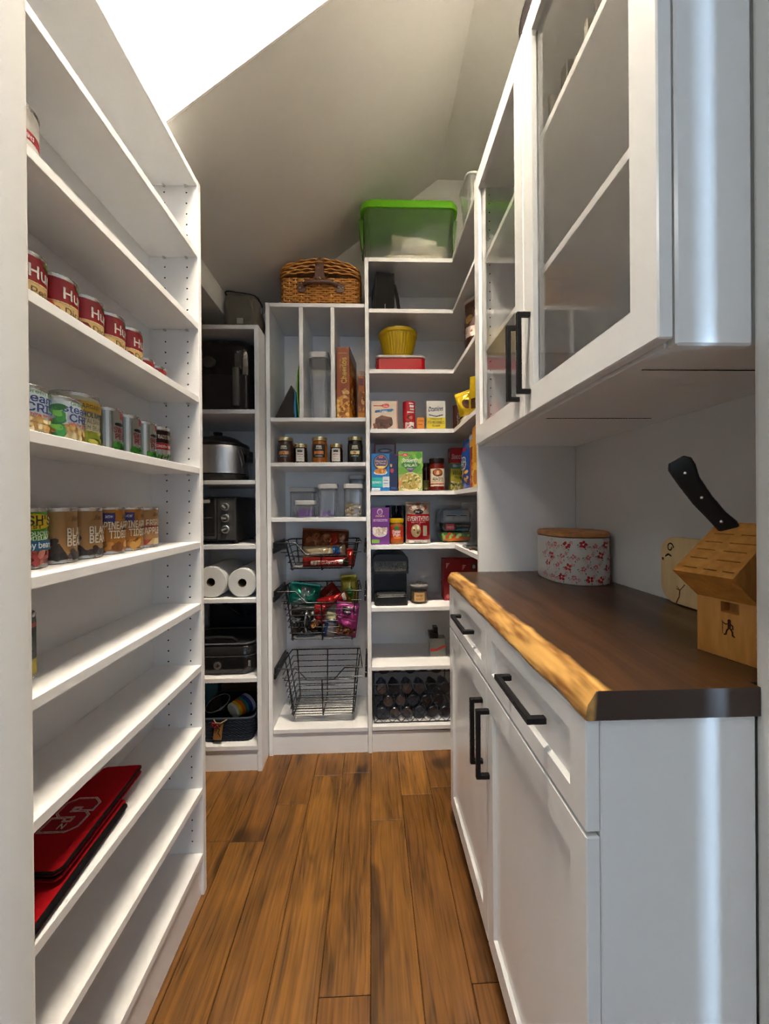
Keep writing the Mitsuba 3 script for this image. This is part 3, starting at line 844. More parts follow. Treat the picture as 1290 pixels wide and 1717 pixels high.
class Pouch:
    """A filled bag: w wide, h tall, d thick; local x to the right, y away from the viewer, z up."""

    def __init__(self, w, h, d, seed=0, wr=.35, flat=.08, nx=26, nz=30):
        self.w, self.h, self.d, self.seed, self.wr, self.flat = w, h, d, seed, wr, flat
        self.M = np.eye(4)
        self.nx, self.nz = nx, nz

    def at(self, x, y, z, rz=0, rx=0, ry=0):
        R = trimesh.transformations.euler_matrix(math.radians(rx), math.radians(ry), math.radians(rz), 'sxyz')
        R[:3, 3] = (x, y, z)
        self.M = R
        return self

    def depth(self, x, z):
        u, v = np.clip((x / self.w + .5), 0, 1), np.clip(z / self.h, 0, 1)
        prof = np.sin(np.pi * np.clip(u, .0001, .9999)) ** .55 * np.minimum(1, np.sin(np.pi * np.clip((v - .02) / (1 - self.flat - .02), 0, 1)) ** .5 * 1.05)
        q = np.c_[x * 28, z * 22, np.full_like(x, self.seed * 3.7)]
        r = 1 - 2 * np.abs(meshkit.fbm(q, 3, self.seed) - .5) * 2
        return self.d / 2 * prof * (1 + self.wr * (r - .5)) + .0012

    def world(self, p):
        return p @ self.M[:3, :3].T + self.M[:3, 3]

    def front(self, x, y, d):
        x, y = np.asarray(x, float), np.asarray(y, float)
        return self.world(np.c_[x, -self.depth(x, y) - d, y])

    def mesh(self):
        xs, zs = np.linspace(-self.w / 2, self.w / 2, self.nx), np.linspace(0, self.h, self.nz)
        X, Z = np.meshgrid(xs, zs)
        x, z = X.ravel(), Z.ravel()
        D = self.depth(x, z)
        n = len(x)
        v = np.vstack([np.c_[x, -D, z], np.c_[x, D, z]])
        f = []
        nx = self.nx
        for j in range(self.nz - 1):
            for i in range(nx - 1):
                a, b, c, e = j * nx + i, j * nx + i + 1, (j + 1) * nx + i + 1, (j + 1) * nx + i
                f += [(a, b, c), (a, c, e), (n + a, n + c, n + b), (n + a, n + e, n + c)]
        edge = [i for i in range(nx)] + [j * nx + nx - 1 for j in range(1, self.nz)] + [(self.nz - 1) * nx + i for i in range(nx - 2, -1, -1)] + [j * nx for j in range(self.nz - 2, 0, -1)]
        for i in range(len(edge)):
            a, b = edge[i], edge[(i + 1) % len(edge)]
            f += [(a, n + a, n + b), (a, n + b, b)]
        self.local = v
        return trimesh.Trimesh(self.world(v), np.array(f), process=False)

    def put(self, kind, label, cat, col, prn=None, bsdf='m_foil', group=None, cfn=None):
        k = thing(kind, label, cat, group)
        m = self.mesh()
        c = np.tile(lin(col), (len(m.vertices), 1)) if cfn is None else cfn(self.local)
        VM().add(m, c, 0).put(k, 'pouch', bsdf)
        if prn:
            prn.on(self.front, step=.00006, eps=.0008, cell=.011).put(k, 'front_print', bsdf)
        return k


# ------------------------------------------------------------------ corner unit, baking shelf (z 1.545)
def spoon(p, x, y, s, word='Betty Crocker'):
    p.ell(x, y, .30 * s, .17 * s, '#c3242f').ell(x, y, .26 * s, .13 * s, '#d8434c').rect(x - .95 * s, y - .035 * s, x - .25 * s, y + .035 * s, '#c3242f')
    p.text(word.split()[0], x, y + .055 * s, .07 * s, '#f6eeea', shear=.2, w=.3 * s).text(word.split()[1], x, y - .05 * s, .08 * s, '#f6eeea', shear=.2, w=.38 * s)


w, h = .128, .140
p = Print().rect(0, 0, w, h, '#d9c6b2').rect(w - .006, 0, w, h, '#c98678')
spoon(p, .070, .117, .062)
p.poly([(.017, .083), (.10, .089), (.11, .098), (.10, .102), (.02, .095)], '#2d5f92').text('Fudge', .06, .0915, .009, '#eef2f6', rot=.05)
p.poly([(.018, .02), (.02, .055), (.05, .07), (.10, .06), (.105, .03), (.09, .012), (.03, .01)], '#4a2a20').poly([(.02, .055), (.05, .071), (.10, .06), (.07, .05)], '#6d4434').blobs(.01, .004, .10, .034, ['#3a2018', '#5a3428', '#7b4a38', '#2a1510'], .010, 30, 4, .7)
carton('brownie_mix', 'cream and red box of fudge brownie mix with a red spoon badge', 'food box', .003, .131, 1.775, 1.80, 1.545, h, '#c58a7c', p)
def drum(label, x, y, z, R, h, base, prn, lidcol=None):
    k = thing('canister', label, 'canister')
    cadd(k, 'body', lathe([(1e-7, 0), (R - .001, 0), (R, .001), (R, h - .001), (R - .002, h), (1e-7, h - .001)], x, y, z + .0004, 32), base, 'm_paper', 40)
    if prn:
        prn.on(cyl(x, y, z + .0004, R, -math.pi / 2), step=.00007, eps=.0004, cell=.006).put(k, 'paper_label', 'm_paper')
    return k


p = Print().rect(-.025, .0005, .022, .040, '#ece6e2').ell(.008, .012, .012, .010, '#5a2a22').text('Chips', -.012, .025, .016, '#a8202c', rot=1.57, w=.032)
drum('small white and red canister under the tall red canister on the baking shelf', .192, 1.81, 1.545, .0295, .0425, '#b32630', p)
p = Print().rect(-.004, .084, .020, .090, '#e6dcd8').rect(.0, .068, .024, .079, '#efe6e2').rect(.002, .054, .024, .063, '#e6dcd8').rect(-.012, .041, .024, .048, '#e0d2cc').ell(.0, .02, .014, .012, '#5a2320').ell(.006, .018, .009, .008, '#c46a52')
drum('tall red canister stacked on a small white one beside the brownie mix', .190, 1.81, 1.588, .0308, .100, '#b01f2a', p)
p = Print().rect(.004, .040, .032, .050, '#c9661c').rect(.006, .012, .030, .020, '#d8832e').rect(.006, .026, .026, .029, '#7a3a10')
carton('spice_box', 'small orange box between the red canister and the powdered sugar', 'food box', .226, .262, 1.78, 1.81, 1.545, .062, '#d9862b', p)
w, h = .092, .141
p = Print().rect(0, 0, w, h, '#d9d8d2').text('Domino', .046, .102, .022, '#1c2550', w=.070, rot=.05, shear=.2).poly([(.012, .076), (.046, .068), (.080, .076), (.080, .071), (.046, .063), (.012, .071)], '#1c2a3c')
p.rect(0, 0, w, .060, '#d6bd2a').text('PREMIUM CANE', .046, .053, .006, '#2c3b2c', w=.06).text('POWDERED', .046, .037, .013, '#5c5230', w=.080).text('SUGAR', .046, .021, .010, '#5c5230', w=.04)
carton('sugar_box', 'white and yellow box of powdered sugar on the baking shelf', 'food box', .272, .364, 1.775, 1.80, 1.545, h, '#d6d4cc', p)
p = Print().text('COCOA', -.002, .060, .014, '#e8dcd4', rot=1.57, w=.085).rect(.010, .012, .02, .1, '#6d241c')
drum('dark brown cocoa can at the corner of the baking shelf', .446, 1.86, 1.545, .026, .140, '#46190f', p)
Pouch(.070, .105, .030, 3, flat=.12).at(.428, 1.60, 1.5755, -22, 0, -14).put('chip_bag', 'yellow bag of baking chips leaning at the corner of the baking shelf', 'bag', '#d8b41c', Print().ell(.006, .045, .016, .022, '#5b3a20', 14, .4).ell(.014, .05, .010, .016, '#2d1c12', 12, .4))
Pouch(.075, .165, .026, 5, flat=.10).at(.436, 1.50, 1.5465, -50, 0, 3).put('chip_bag', 'tall yellow bag at the right end of the baking shelf', 'bag', '#dcb81e', Print().rect(-.02, .03, .02, .07, '#4a2c16'))
carton('recipe_card', 'small white box lying before the yellow bags', 'food box', .404, .44, 1.56, 1.64, 1.545, .018, '#d8d2c4', None)

# ------------------------------------------------------------------ corner unit, pasta shelf (z 1.249)
w, h = .087, .182
p = Print().rect(0, 0, w, h, '#1d6fb5').ell(.047, .138, .038, .040, '#1f2f5c').ell(.047, .140, .032, .034, '#e8a93a').ell(.047, .142, .030, .029, '#27356b')
p.ell(.046, .163, .012, .006, '#c22a34').text('KRAFT', .046, .163, .005, '#f6f6f6', w=.02).text('Macaroni', .047, .146, .010, '#e9b9a0', w=.05).text('& Cheese', .047, .134, .009, '#e9b9a0', w=.046).poly([(.027, .122), (.067, .122), (.058, .111), (.036, .111)], '#f2dc86')
p.ell(.044, .090, .034, .012, '#dfe4ec').ell(.042, .096, .028, .013, '#d98a35').blobs(.016, .086, .070, .106, ['#e6a046', '#c8742a', '#f0b865'], .006, 16, 2)
p.rect(0, .020, .054, .066, '#2fb3b0').text('spirals', .026, .044, .012, '#f4fbfb', w=.044).rect(.054, .018, .087, .070, '#dce3ea').rect(.058, .050, .08, .054, '#7f93ad').rect(.058, .036, .08, .040, '#7f93ad').rect(0, .003, .042, .016, '#e8f2f6')
k = carton('pasta_box', 'blue box of macaroni and cheese with a dark blue badge', 'food box', .002, .088, 1.775, 1.81, 1.249, h, '#182450', p)
w2 = Print().rect(0, 0, .039, h, '#141f4a').ell(.012, .10, .009, .011, '#c23a52').ell(.008, .125, .005, .008, '#d8b06a').rect(.008, .012, .030, .02, '#31407c')
carton('pasta_box', 'dark blue box behind and right of the blue macaroni box', 'food box', .0895, .1285, 1.785, 1.86, 1.249, h, '#141f4a', w2)
p = Print().rect(.008, .195, .105, .246, '#8d939f').ell(.056, .215, .038, .012, '#6d4a58').ell(.056, .214, .026, .006, '#c8ccd4')
carton('food_box', 'dark red box with a grey window behind the blue macaroni box', 'food box', .017, .130, 1.90, 1.96, 1.249, .255, '#7d1420', p)
w, h = .117, .190
p = Print().rect(0, 0, w, h, '#a4b86a').rect(0, .08, w, h, '#6fa83e').blobs(0, .1, w, h, ['#86b84a', '#5f9a38', '#a8c878', '#7fae52'], .02, 16, 8, .8).ell(w - .018, h - .02, .014, .016, '#4f9a34')
spoon(p, .034, h - .016, .05)
p.poly([(.012, .127), (.058, .165), (.105, .127), (.058, .090)], '#3f7a34').poly([(.036, .110), (.082, .110), (.058, .088)], '#6d4a86').text('Suddenly', .056, .148, .019, '#f4f6ea', shear=.25, w=.074).text('SALAD', .060, .124, .012, '#f4f6ea', w=.062).text('Classic', .058, .107, .006, '#efe6f4', w=.028)
p.ell(.06, .040, .055, .050, '#e8dcb0').ell(.06, .046, .049, .040, '#b9a24a').blobs(.014, .010, .108, .082, ['#d8c672', '#b39a44', '#e8dc9a', '#8f8a3a', '#c9a85a', '#6f7a34'], .0085, 70, 3, .45).poly([(.0, 0), (.02, .04), (.005, .06), (0, .06)], '#d99a5a')
carton('salad_box', 'green box of pasta salad with a bowl of pasta on it', 'food box', .132, .249, 1.77, 1.81, 1.249, h, '#8aa352', p)
jar('pasta_jar', 'dark jar behind the pasta salad box', 'jar', .290, 1.93, 1.249, .034, .150, '#2b1512', '#1b1412', Print().rect(-.02, .012, .03, .06, '#8a8040').blobs(-.02, .012, .03, .06, ['#a89c50', '#6f6a30'], .006, 16, 2), lid_h=.02)
p = Print().rect(-.042, .022, .042, .108, '#e2d5ba').ell(-.002, .088, .026, .019, '#5a2a18').ell(-.002, .090, .021, .013, '#b5622c').rect(-.008, .078, .004, .096, '#e6c8a4')
p.text('RAO\'S', .0, .057, .014, '#3d2418', w=.052).rect(-.03, .044, .03, .046, '#b08a60').rect(-.042, .030, .042, .036, '#a8341f')
jar('sauce_jar', 'jar of red pasta sauce with a cream label and black lid', 'jar', .326, 1.81, 1.249, .039, .160, '#5c130c', '#17100f', p, lid_h=.024, neck=.88)
w, h = .080, .222
p = Print().rect(0, 0, w, h, '#c0b43a').rect(0, .145, w, h, '#a81e28').rect(0, .117, w, .143, '#3d7f8a').rect(.012, .123, .03, .138, '#cfe0e0').text('BOIL-IN-BAG', .052, .130, .008, '#e6f0f0', w=.04)
p.text('Success', .046, .178, .024, '#f4e6e2', w=.078, shear=.05).text('White', .042, .096, .022, '#4a5a20', w=.062, shear=.1).text('Rice', .040, .07, .014, '#4a5a20', w=.034).blobs(.0, .0, w, .055, ['#efe6d0', '#3a2f24', '#d8ccb0', '#8a7a5c', '#5a6a2a'], .007, 40, 5, .5)
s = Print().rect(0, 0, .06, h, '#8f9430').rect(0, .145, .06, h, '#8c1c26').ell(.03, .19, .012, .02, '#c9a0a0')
carton('rice_box', 'red and yellow box of white rice in the corner of the pasta shelf', 'food box', .405, .485, 1.86, 1.915, 1.249, h, '#7d1c24', p, s)
def blue(v):
    t = (v[:, 2] / .22)[:, None]
    a, b = np.array(lin('#1d3f9c')), np.array(lin('#2a63c4'))
    return a * (1 - t) + b * t
Pouch(.115, .225, .045, 8).at(.438, 1.628, 1.2496, -80).put('cookie_bag', 'blue bag with a white oval on the pasta shelf beside the orange boxes', 'bag', '#1d3f9c', Print().ell(-.012, .115, .034, .030, '#e8ecf6', 20, .5).ell(-.012, .115, .029, .025, '#16286a', 20, .5).text('W', -.012, .115, .03, '#eef2fa').rect(-.03, .17, .012, .185, '#b9283a').blobs(-.035, .02, .03, .085, ['#c98f5a', '#7a4a2a', '#e2b47c'], .010, 14, 3, .8), cfn=blue)
carton('cracker_box', 'red brown box on the pasta shelf between the blue bag and the orange box', 'food box', .418, .470, 1.496, 1.540, 1.249, .232, '#8e3522', None, Print().rect(0, .17, .044, .20, '#c9a24a').blobs(.0, .02, .044, .12, ['#d88a4a', '#b5562c', '#e0a868'], .012, 14, 2).rect(0, .20, .044, .22, '#b9c2d6'))
carton('cracker_box', 'orange box at the right end of the pasta shelf', 'food box', .415, .50, 1.408, 1.487, 1.249, .245, '#d88d1f', None, Print().rect(0, 0, .079, .245, '#e09a24').rect(.036, .09, .041, .17, '#b5681c').ell(.04, .05, .036, .05, '#f0b84a').ell(.04, .04, .03, .03, '#c87a1c'))

# ------------------------------------------------------------------ corner unit, eye-level shelf (z .990)
w, h = .087, .180
p = Print().rect(0, 0, w, h, '#6a2a7d').ell(.041, .160, .014, .016, '#c9a8d0').ell(.041, .157, .010, .011, '#7d4a8c').text('Annie\'s', .041, .139, .010, '#dcae86', w=.042).rect(.008, .112, .078, .124, '#b891c4').text('macaroni & cheese', .043, .118, .006, '#5a2070', w=.06)
p.ell(.040, .060, .036, .024, '#dccfd4').blobs(.006, .048, .076, .084, ['#efe2d8', '#d8c4b4', '#f6ede4', '#c9b0a0'], .008, 40, 4, .7).rect(.0, .008, .038, .026, '#7fae4a')
carton('pasta_box', 'purple box of macaroni and cheese on the shelf level with the counter', 'food box', .0, .087, 1.775, 1.81, .990, h, '#4d2060', p)
for i, x in enumerate((.105, .158)):
    jar('glass_jar', ('first', 'second')[i] + ' dark blue lidded jar behind the peanut butter', 'jar', x - .004 + .012 * i, 1.93, .990, .030 if i == 0 else .034, .190, '#101722', '#1a2434', Print().rect(-.015, .12, .02, .124, '#46566c'), lid_h=.02)
p = Print().rect(-.045, .018, .045, .085, '#b02c1c').rect(-.045, .018, .045, .034, '#c4541c').ell(-.002, .078, .014, .010, '#2f6a2e').text('Peter', -.002, .062, .016, '#f6f2ea', w=.042, rot=.05).text('Pan', -.002, .046, .015, '#f6f2ea', w=.034, rot=.05).rect(-.016, .028, .02, .036, '#e08a1e')
jar('peanut_butter', 'peanut butter jar with red label and yellow lid', 'jar', .124, 1.815, .990, .035, .126, '#a4622a', '#d0a516', p, lid_h=.022, neck=.95)
w, h = .122, .208
p = Print().rect(-.055, .145, .055, .2, '#a89a8c').blobs(-.05, .150, .05, .198, ['#c8bcae', '#8a6a58', '#b8453a', '#d8cfc2'], .014, 16, 6).rect(-.056, .022, .056, .146, '#a01c26').ell(.0, .158, .024, .013, '#14131a').text('Snack', 0, .158, .008, '#c9b8a0', w=.03)
p.text('EVERYTHING', 0, .124, .022, '#efe4d6', w=.104).text('PRETZEL CRISPS', 0, .106, .006, '#e0b8a8', w=.07).ell(-.012, .065, .024, .032, '#dcc28a', 18).ell(-.012, .065, .018, .024, '#e9d6a4', 18).ell(-.02, .07, .004, .006, '#a01c26').ell(-.004, .055, .004, .006, '#a01c26').rect(.022, .04, .042, .09, '#d8c8b0').rect(-.045, .004, .045, .02, '#e6dfd8').text('net weight', 0, .012, .006, '#5a2a2a', w=.05)
Pouch(w, h, .055, 11, wr=.15, flat=.05).at(.228, 1.80, .9905).put('pretzel_bag', 'red standing pouch of pretzel crisps on the shelf level with the counter', 'bag', '#b3a79c', p)
for i, (zz, col, lab) in enumerate(((.0, '#3c5a30', 'green and orange vegetable tray at the bottom of its stack'), (.052, '#141a1c', 'black packaged tray in the middle of its stack'), (.100, '#6a7480', 'grey printed tray on top of its stack'))):
    k = thing('food_tray', lab, 'food package', 'stacked packages at the corner')
    a = rring(.43, 1.90, .165, .11, .022, 4)
    b = rring(.43, 1.90, .135, .09, .02, 4)
    hh = .0515 if i == 0 else .0475 if i == 1 else .070
    up, dn = (b, a) if i != 1 else (a, b)
    z0 = .9904 + zz
    cadd(k, 'tray', loft([np.c_[dn if i != 0 else b, np.full(len(a), z0)], np.c_[a, np.full(len(a), z0 + hh * .6)], np.c_[a if i != 2 else b, np.full(len(a), z0 + hh)]]), col, 'm_gloss', 30)
    q = Print()
    if i == 0:
        q.rect(-.07, .01, .07, .03, '#a85a24').poly([(-.05, .005), (.0, .03), (.05, .01)], '#c8682c').blobs(-.07, .02, .07, .048, ['#4a7a34', '#88a858', '#c9d8a0', '#a84a2a'], .01, 20, 5, .7)
    elif i == 1:
        q.rect(-.055, .012, -.01, .042, '#b8485a').text('Libby\'s', -.033, .027, .012, '#f2e6e8', w=.036).text('Roast Chicken', .032, .032, .008, '#c9d2d2', w=.065).rect(.0, .008, .06, .018, '#2a6a7c')
    else:
        q.rect(-.066, .006, .066, .062, '#a4acb4').rect(-.05, .034, .0, .037, '#20242a').rect(.02, .034, .055, .037, '#20242a').rect(-.055, .012, -.02, .03, '#c2c8ce').rect(-.01, .012, .05, .028, '#b8c0c8').ell(0, .052, .03, .007, '#7fa6cc')
    q.on(plane((.43, 1.845, z0), (1, 0, 0), (0, 0, 1)), eps=.0008).put(k, 'front_print', 'm_gloss')
k = thing('glass_container', 'clear glass canister at the right end of the shelf level with the counter', 'container')
def shell_box(x0, x1, y0, y1, z0, z1, r, n=4, taper=1.0, bottom=True):
    a = rring((x0 + x1) / 2, (y0 + y1) / 2, x1 - x0, y1 - y0, r, n)
    b = rring((x0 + x1) / 2, (y0 + y1) / 2, (x1 - x0) * taper, (y1 - y0) * taper, r, n)
    return loft([np.c_[b, np.full(len(a), z0)], np.c_[a, np.full(len(a), z1)]], bottom, False)
add(k, 'body', shell_box(.410, .510, 1.56, 1.67, .9904, 1.185, .028, 6), 'm_clear', smooth=35)
cadd(k, 'rim', tube(np.c_[rring(.460, 1.615, .1, .11, .028, 6), np.full(28, 1.185)], .0022, 5, True), '#7f8a88', 'm_gloss', 60)
cadd(k, 'foot', tube(np.c_[rring(.460, 1.615, .096, .106, .028, 6), np.full(28, .994)], .0028, 5, True), '#59625f', 'm_gloss', 60)
for i, (x, y, c, r) in enumerate(((.422, 1.525, '#6b5340', 30), (.440, 1.500, '#20201f', -20), (.446, 1.525, '#c9c4bc', 70))):
    k = thing('wrapped_candy', ('brown', 'black', 'white')[i] + ' small wrapped piece lying at the right end of the shelf level with the counter', 'candy')
    add_m = place(rbox(-.014, .014, -.006, .006, 0, .009, .004), x, y, .9904, r)
    cadd(k, '', add_m, c, 'm_foil', 30)

# ------------------------------------------------------------------ corner unit, lower shelves
k = thing('coffee_maker', 'black single cup coffee maker on the lower corner shelf', 'coffee maker')
z0 = .6934
def arch_col(x0, x1, y0, y1, z0, z1, r):
    pts = [(x0, z0), (x1, z0), (x1, z1 - r)] + [(x1 - r + r * math.cos(a), z1 - r + r * math.sin(a)) for a in np.linspace(0, math.pi / 2, 7)[1:]] + [(x0 + r + r * math.cos(a), z1 - r + r * math.sin(a)) for a in np.linspace(math.pi / 2, math.pi, 7)[:-1]] + [(x0, z1 - r)]
    return xz_prism(pts, y0, y1)
cadd(k, 'column', arch_col(.008, .178, 1.88, 2.02, z0, .935, .03), (.008, .008, .009), 'm_plastic', 30)
cadd(k, 'head', arch_col(.004, .180, 1.795, 1.8795, .845, .940, .032), (.010, .010, .011), 'm_plastic', 30)
cadd(k, 'base', rbox(.012, .176, 1.775, 1.8795, z0, .738, .02), (.010, .010, .011), 'm_plastic', 30)
q = Print().poly([(.016, .012), (.164, .012), (.170, .03), (.168, .060), (.010, .060), (.006, .03)], '#555450')
q.blobs(.016, .018, .162, .056, ['#2a2927', '#7a7870', '#33322f'], .0026, 130, 5, .9, 6)
q.on(front(.002, 1.7948, .846), eps=.0006).put(k, 'speckled_panel', 'm_plastic')
cadd(k, 'drip_tray', rbox(.022, .166, 1.782, 1.872, .7384, .744, .015), (.035, .035, .036), 'm_plastic', 30)
k = thing('candle_jar', 'glass jar candle with a tan label beside the coffee maker', 'candle')
cadd(k, 'wax', lathe([(1e-7, .006), (.040, .006), (.041, .058), (1e-7, .056)], .236, 1.842, z0, 28), '#6f6452', 'm_matte', 40)
add(k, 'glass', lathe([(1e-7, 0), (.043, 0), (.046, .004), (.046, .078), (.043, .082), (.0425, .078), (.043, .006), (1e-7, .006)], .236, 1.842, z0, 32), 'm_clear', smooth=40)
Print().rect(-.030, .012, .024, .056, '#c89a64').text('Candle', -.003, .042, .009, '#4a3320', w=.03).rect(-.02, .024, .014, .027, '#7a5a3a').rect(-.02, .018, .014, .02, '#7a5a3a').on(cyl(.236, 1.842, z0, .0465, -math.pi / 2), step=.00007, cell=.006).put(k, 'paper_label', 'm_paper')
cadd(k, 'lid', lathe([(1e-7, .0825), (.047, .0825), (.048, .086), (.046, .090), (.012, .091), (.010, .098), (.013, .102), (1e-7, .103)], .236, 1.842, z0, 28), '#8a8780', 'm_gloss', 40)
k = carton('gift_box', 'red boxes with white corner marks behind the end of the countertop', 'food box', .368, .455, 1.86, 1.94, .693, .208, '#8a0f16', Print().poly([(.010, .16), (.03, .19), (.01, .19)], '#d8a0a0').ell(.02, .02, .01, .012, '#c86a6a').rect(.0, .10, .087, .102, '#6a0a10'))
carton('gift_box', 'second red box with a dark picture in the corner behind the countertop', 'food box', .457, .545, 1.862, 1.94, .693, .206, '#8a0f16', Print().poly([(.006, .15), (.026, .18), (.006, .18)], '#d8a0a0').rect(.05, .15, .085, .19, '#4a3a36').ell(.065, .17, .008, .01, '#d8d0c8'))
k = carton('spice_carton', 'grey box with a red stripe and black top on the empty looking low shelf', 'food box', .293, .372, 1.852, 1.905, .411, .092, '#85867e', Print().poly([(0, .026), (.03, .026), (.079, .048), (.079, .06), (.03, .04), (0, .042)], '#c43324'))
cadd(k, 'black_top', merge([box(.289, .334, 1.848, 1.905, .5035, .531, .002), box(.312, .334, 1.86, 1.905, .5312, .556, .002)]), (.012, .009, .009), 'm_plastic', 20)

# wire crate of empty bottles
k = thing('wire_crate', 'black wire mesh crate full of glass bottles on the lowest corner shelf', 'crate')
wx0, wx1, wy0, wy1, wz0, wz1 = .006, .40, 1.775, 2.03, .1265, .372
seg = []
def mesh_panel(a, b, c, nu, out):
    """Diagonal wires over the parallelogram a, b, c (a corner, then its two neighbours)."""
    a, b, c = (np.array(t, float) for t in (a, b, c))
    u, v = b - a, c - a
    asp = np.linalg.norm(v) / np.linalg.norm(u) * nu
    for i in range(-int(asp) - 1, nu + int(asp) + 2):
        for s in (1, -1):
            x0 = i / nu
            pts = []
            for t in np.linspace(0, 1, 41):
                x = x0 + s * t * asp / nu
                if 0 <= x <= 1:
                    pts.append(a + u * x + v * t)
            if len(pts) > 1:
                out.append(tube([pts[0], pts[-1]], .0014, 4))
mesh_panel((wx0, wy0, wz0), (wx1, wy0, wz0), (wx0, wy0, .312), 9, seg)
mesh_panel((wx0, wy0, wz0), (wx0, wy1, wz0), (wx0, wy0, .312), 6, seg)
VM().add(merge(seg), (.012, .012, .013), 0).put(k, 'mesh', 'm_plastic', kind='stuff', label='thin diagonal black wires')
fr = [tube(np.array([(wx0, wy0, z), (wx1, wy0, z), (wx1, wy1, z), (wx0, wy1, z)]), .0022, 6, True) for z in (wz0 + .002, .312, wz1)]
fr += [wire((x, y, wz0), (x, y, wz1), .0022) for x in (wx0, wx1) for y in (wy0, wy1)]
VM().add(merge(fr), (.012, .012, .013), 40).put(k, 'frame', 'm_plastic')
rb = random.Random(4)
bottle = lathe([(1e-7, 0), (.024, 0), (.028, .004), (.028, .055), (.024, .066), (.012, .078), (.0115, .094), (.0135, .096), (.0135, .102), (1e-7, .103)], 0, 0, 0, 18)
bp = VM().add(bottle, (.028, .034, .046), 40)
dply = mikit.ply((np.vstack(bp.v), np.vstack(bp.f)), 'm_gloss', smooth=True, color=np.vstack(bp.c))
bply = mikit.ply(bottle, 'm_bottle', smooth=40)
n = 0
for layer, z in enumerate((.158, .2165, .275)):
    for i in range(6 if layer % 2 == 0 else 5):
        x = .044 + (0 if layer % 2 == 0 else .031) + i * .0625
        ky = thing('glass_bottle', 'small glass bottle lying in the ' + ('lowest', 'middle', 'upper')[layer] + ' row of the wire crate', 'bottle', ('lowest', 'middle', 'upper')[layer] + ' row of bottles in the wire crate')
        t = rb.uniform(-1, 1)
        scene[ky] = {**(bply if (i + layer) % 3 else dply), 'to_world': T().translate([x, 1.798 + .006 * rb.random(), z]).rotate([0, 0, 1], 4 * t).rotate([1, 0, 0], -90 + 2 * t).rotate([0, 0, 1], 20 * i)}
for i in range(5):
    ky = thing('glass_bottle', 'dark bottle standing at the back of the wire crate behind the rows of lying bottles', 'bottle', 'blue bottles at the back of the crate')
    scene[ky] = {**dply, 'to_world': T().translate([.06 + .068 * i, 1.905, .325 + .008 * (i % 2)]).rotate([0, 1, 0], 12 * (i - 2)).rotate([1, 0, 0], -78)}

# ------------------------------------------------------------------ corner unit, upper shelves
k = thing('storage_tin', 'red lunch box with a white lid under the yellow bowl', 'box')
cadd(k, 'body', rbox(.030, .270, 1.785, 1.935, 1.8294, 1.899, .022, 6), '#b4121f', 'm_gloss', 30)
cadd(k, 'lid', rbox(.026, .274, 1.781, 1.939, 1.8993, 1.912, .024, 6), '#d8cfc9', 'm_plastic', 30)
k = thing('mixing_bowl', 'yellow ribbed bowl standing on the red box', 'bowl')
nn = 144
an = np.arange(nn) * 2 * np.pi / nn
rings = []
for r, z, rib in ((.052, 0, 0), (.060, .002, 0), (.066, .012, 1), (.079, .055, 1), (.0885, .095, 1), (.0915, .111, 1), (.0918, .113, 0), (.0955, .115, 0), (.0975, .118, 0), (.0985, .129, 0), (.097, .133, 0), (.0945, .133, 0), (.090, .108, 0), (.064, .014, 0), (.050, .006, 0)):
    rr = r + rib * .0016 * np.sign(np.cos(an * 36)) * np.abs(np.cos(an * 36)) ** .5
    rings.append(np.c_[.142 + rr * np.cos(an), 1.862 + rr * np.sin(an), np.full(nn, 1.9124 + z)])
cadd(k, '', loft(rings), '#d3ab0c', 'm_plastic', 40)
cadd(thing('silicone_brush', 'light blue kitchen tool lying in the yellow bowl', 'kitchen tool'), '', place(rbox(-.016, .016, -.007, .007, 0, .115, .005), .102, 1.885, 1.944, 0, -16), '#7fa9b8', 'm_plastic', 30)
k = thing('lunch_bag', 'black fabric bag on the shelf below the green bin', 'bag')
bx = hull([(.010, 1.79, 2.118), (.118, 1.79, 2.118), (.118, 1.92, 2.118), (.010, 1.92, 2.118), (.034, 1.80, 2.325), (.122, 1.80, 2.318), (.122, 1.9, 2.318), (.034, 1.9, 2.325), (.008, 1.80, 2.2), (.124, 1.795, 2.22)])
bx = bx.subdivide().subdivide().subdivide()
v = np.array(bx.vertices)
bx.vertices = v + (meshkit.fbm(v * 30, 3)[:, None] - .5) * .008 * [1, 1, .3]
bx.vertices[:, 2] = np.maximum(bx.vertices[:, 2], 2.1175)
cadd(k, 'body', bx, (.010, .010, .011), 'm_fabric', 50)
cadd(k, 'strap', tube([(.122, 1.80, 2.26), (.134, 1.795, 2.20), (.142, 1.79, 2.14), (.150, 1.79, 2.121)], [.008, .009, .009, .006], 8), (.010, .010, .011), 'm_fabric', 60)
cadd(k, 'zip_pull', box(.073, .077, 1.781, 1.785, 2.128, 2.158, .001), '#a8a8a4', 'm_plastic', 0)
cadd(k, 'seam', tube([(.036, 1.793, 2.32), (.030, 1.788, 2.22), (.028, 1.787, 2.12)], .0022, 5), (.035, .035, .037), 'm_fabric', 60)
Pouch(.085, .235, .045, 14, wr=.3, flat=.16).at(.445, 1.58, 1.8296, -60).put('coffee_bag', 'dark brown coffee bag at the right end of the shelf with the yellow bowl', 'bag', '#3a2016', Print().rect(-.022, .07, .03, .115, '#d8c4bc').rect(-.016, .09, .02, .10, '#8a2430').ell(.0, .15, .02, .02, '#8a6a34'))
cadd(thing('bag_clip', 'white clip on the folded top of the brown coffee bag', 'clip'), '', place(box(-.042, .042, -.006, .006, 0, .014, .003), .445, 1.58, 2.0655, -60), '#cfcac4', 'm_plastic', 20)

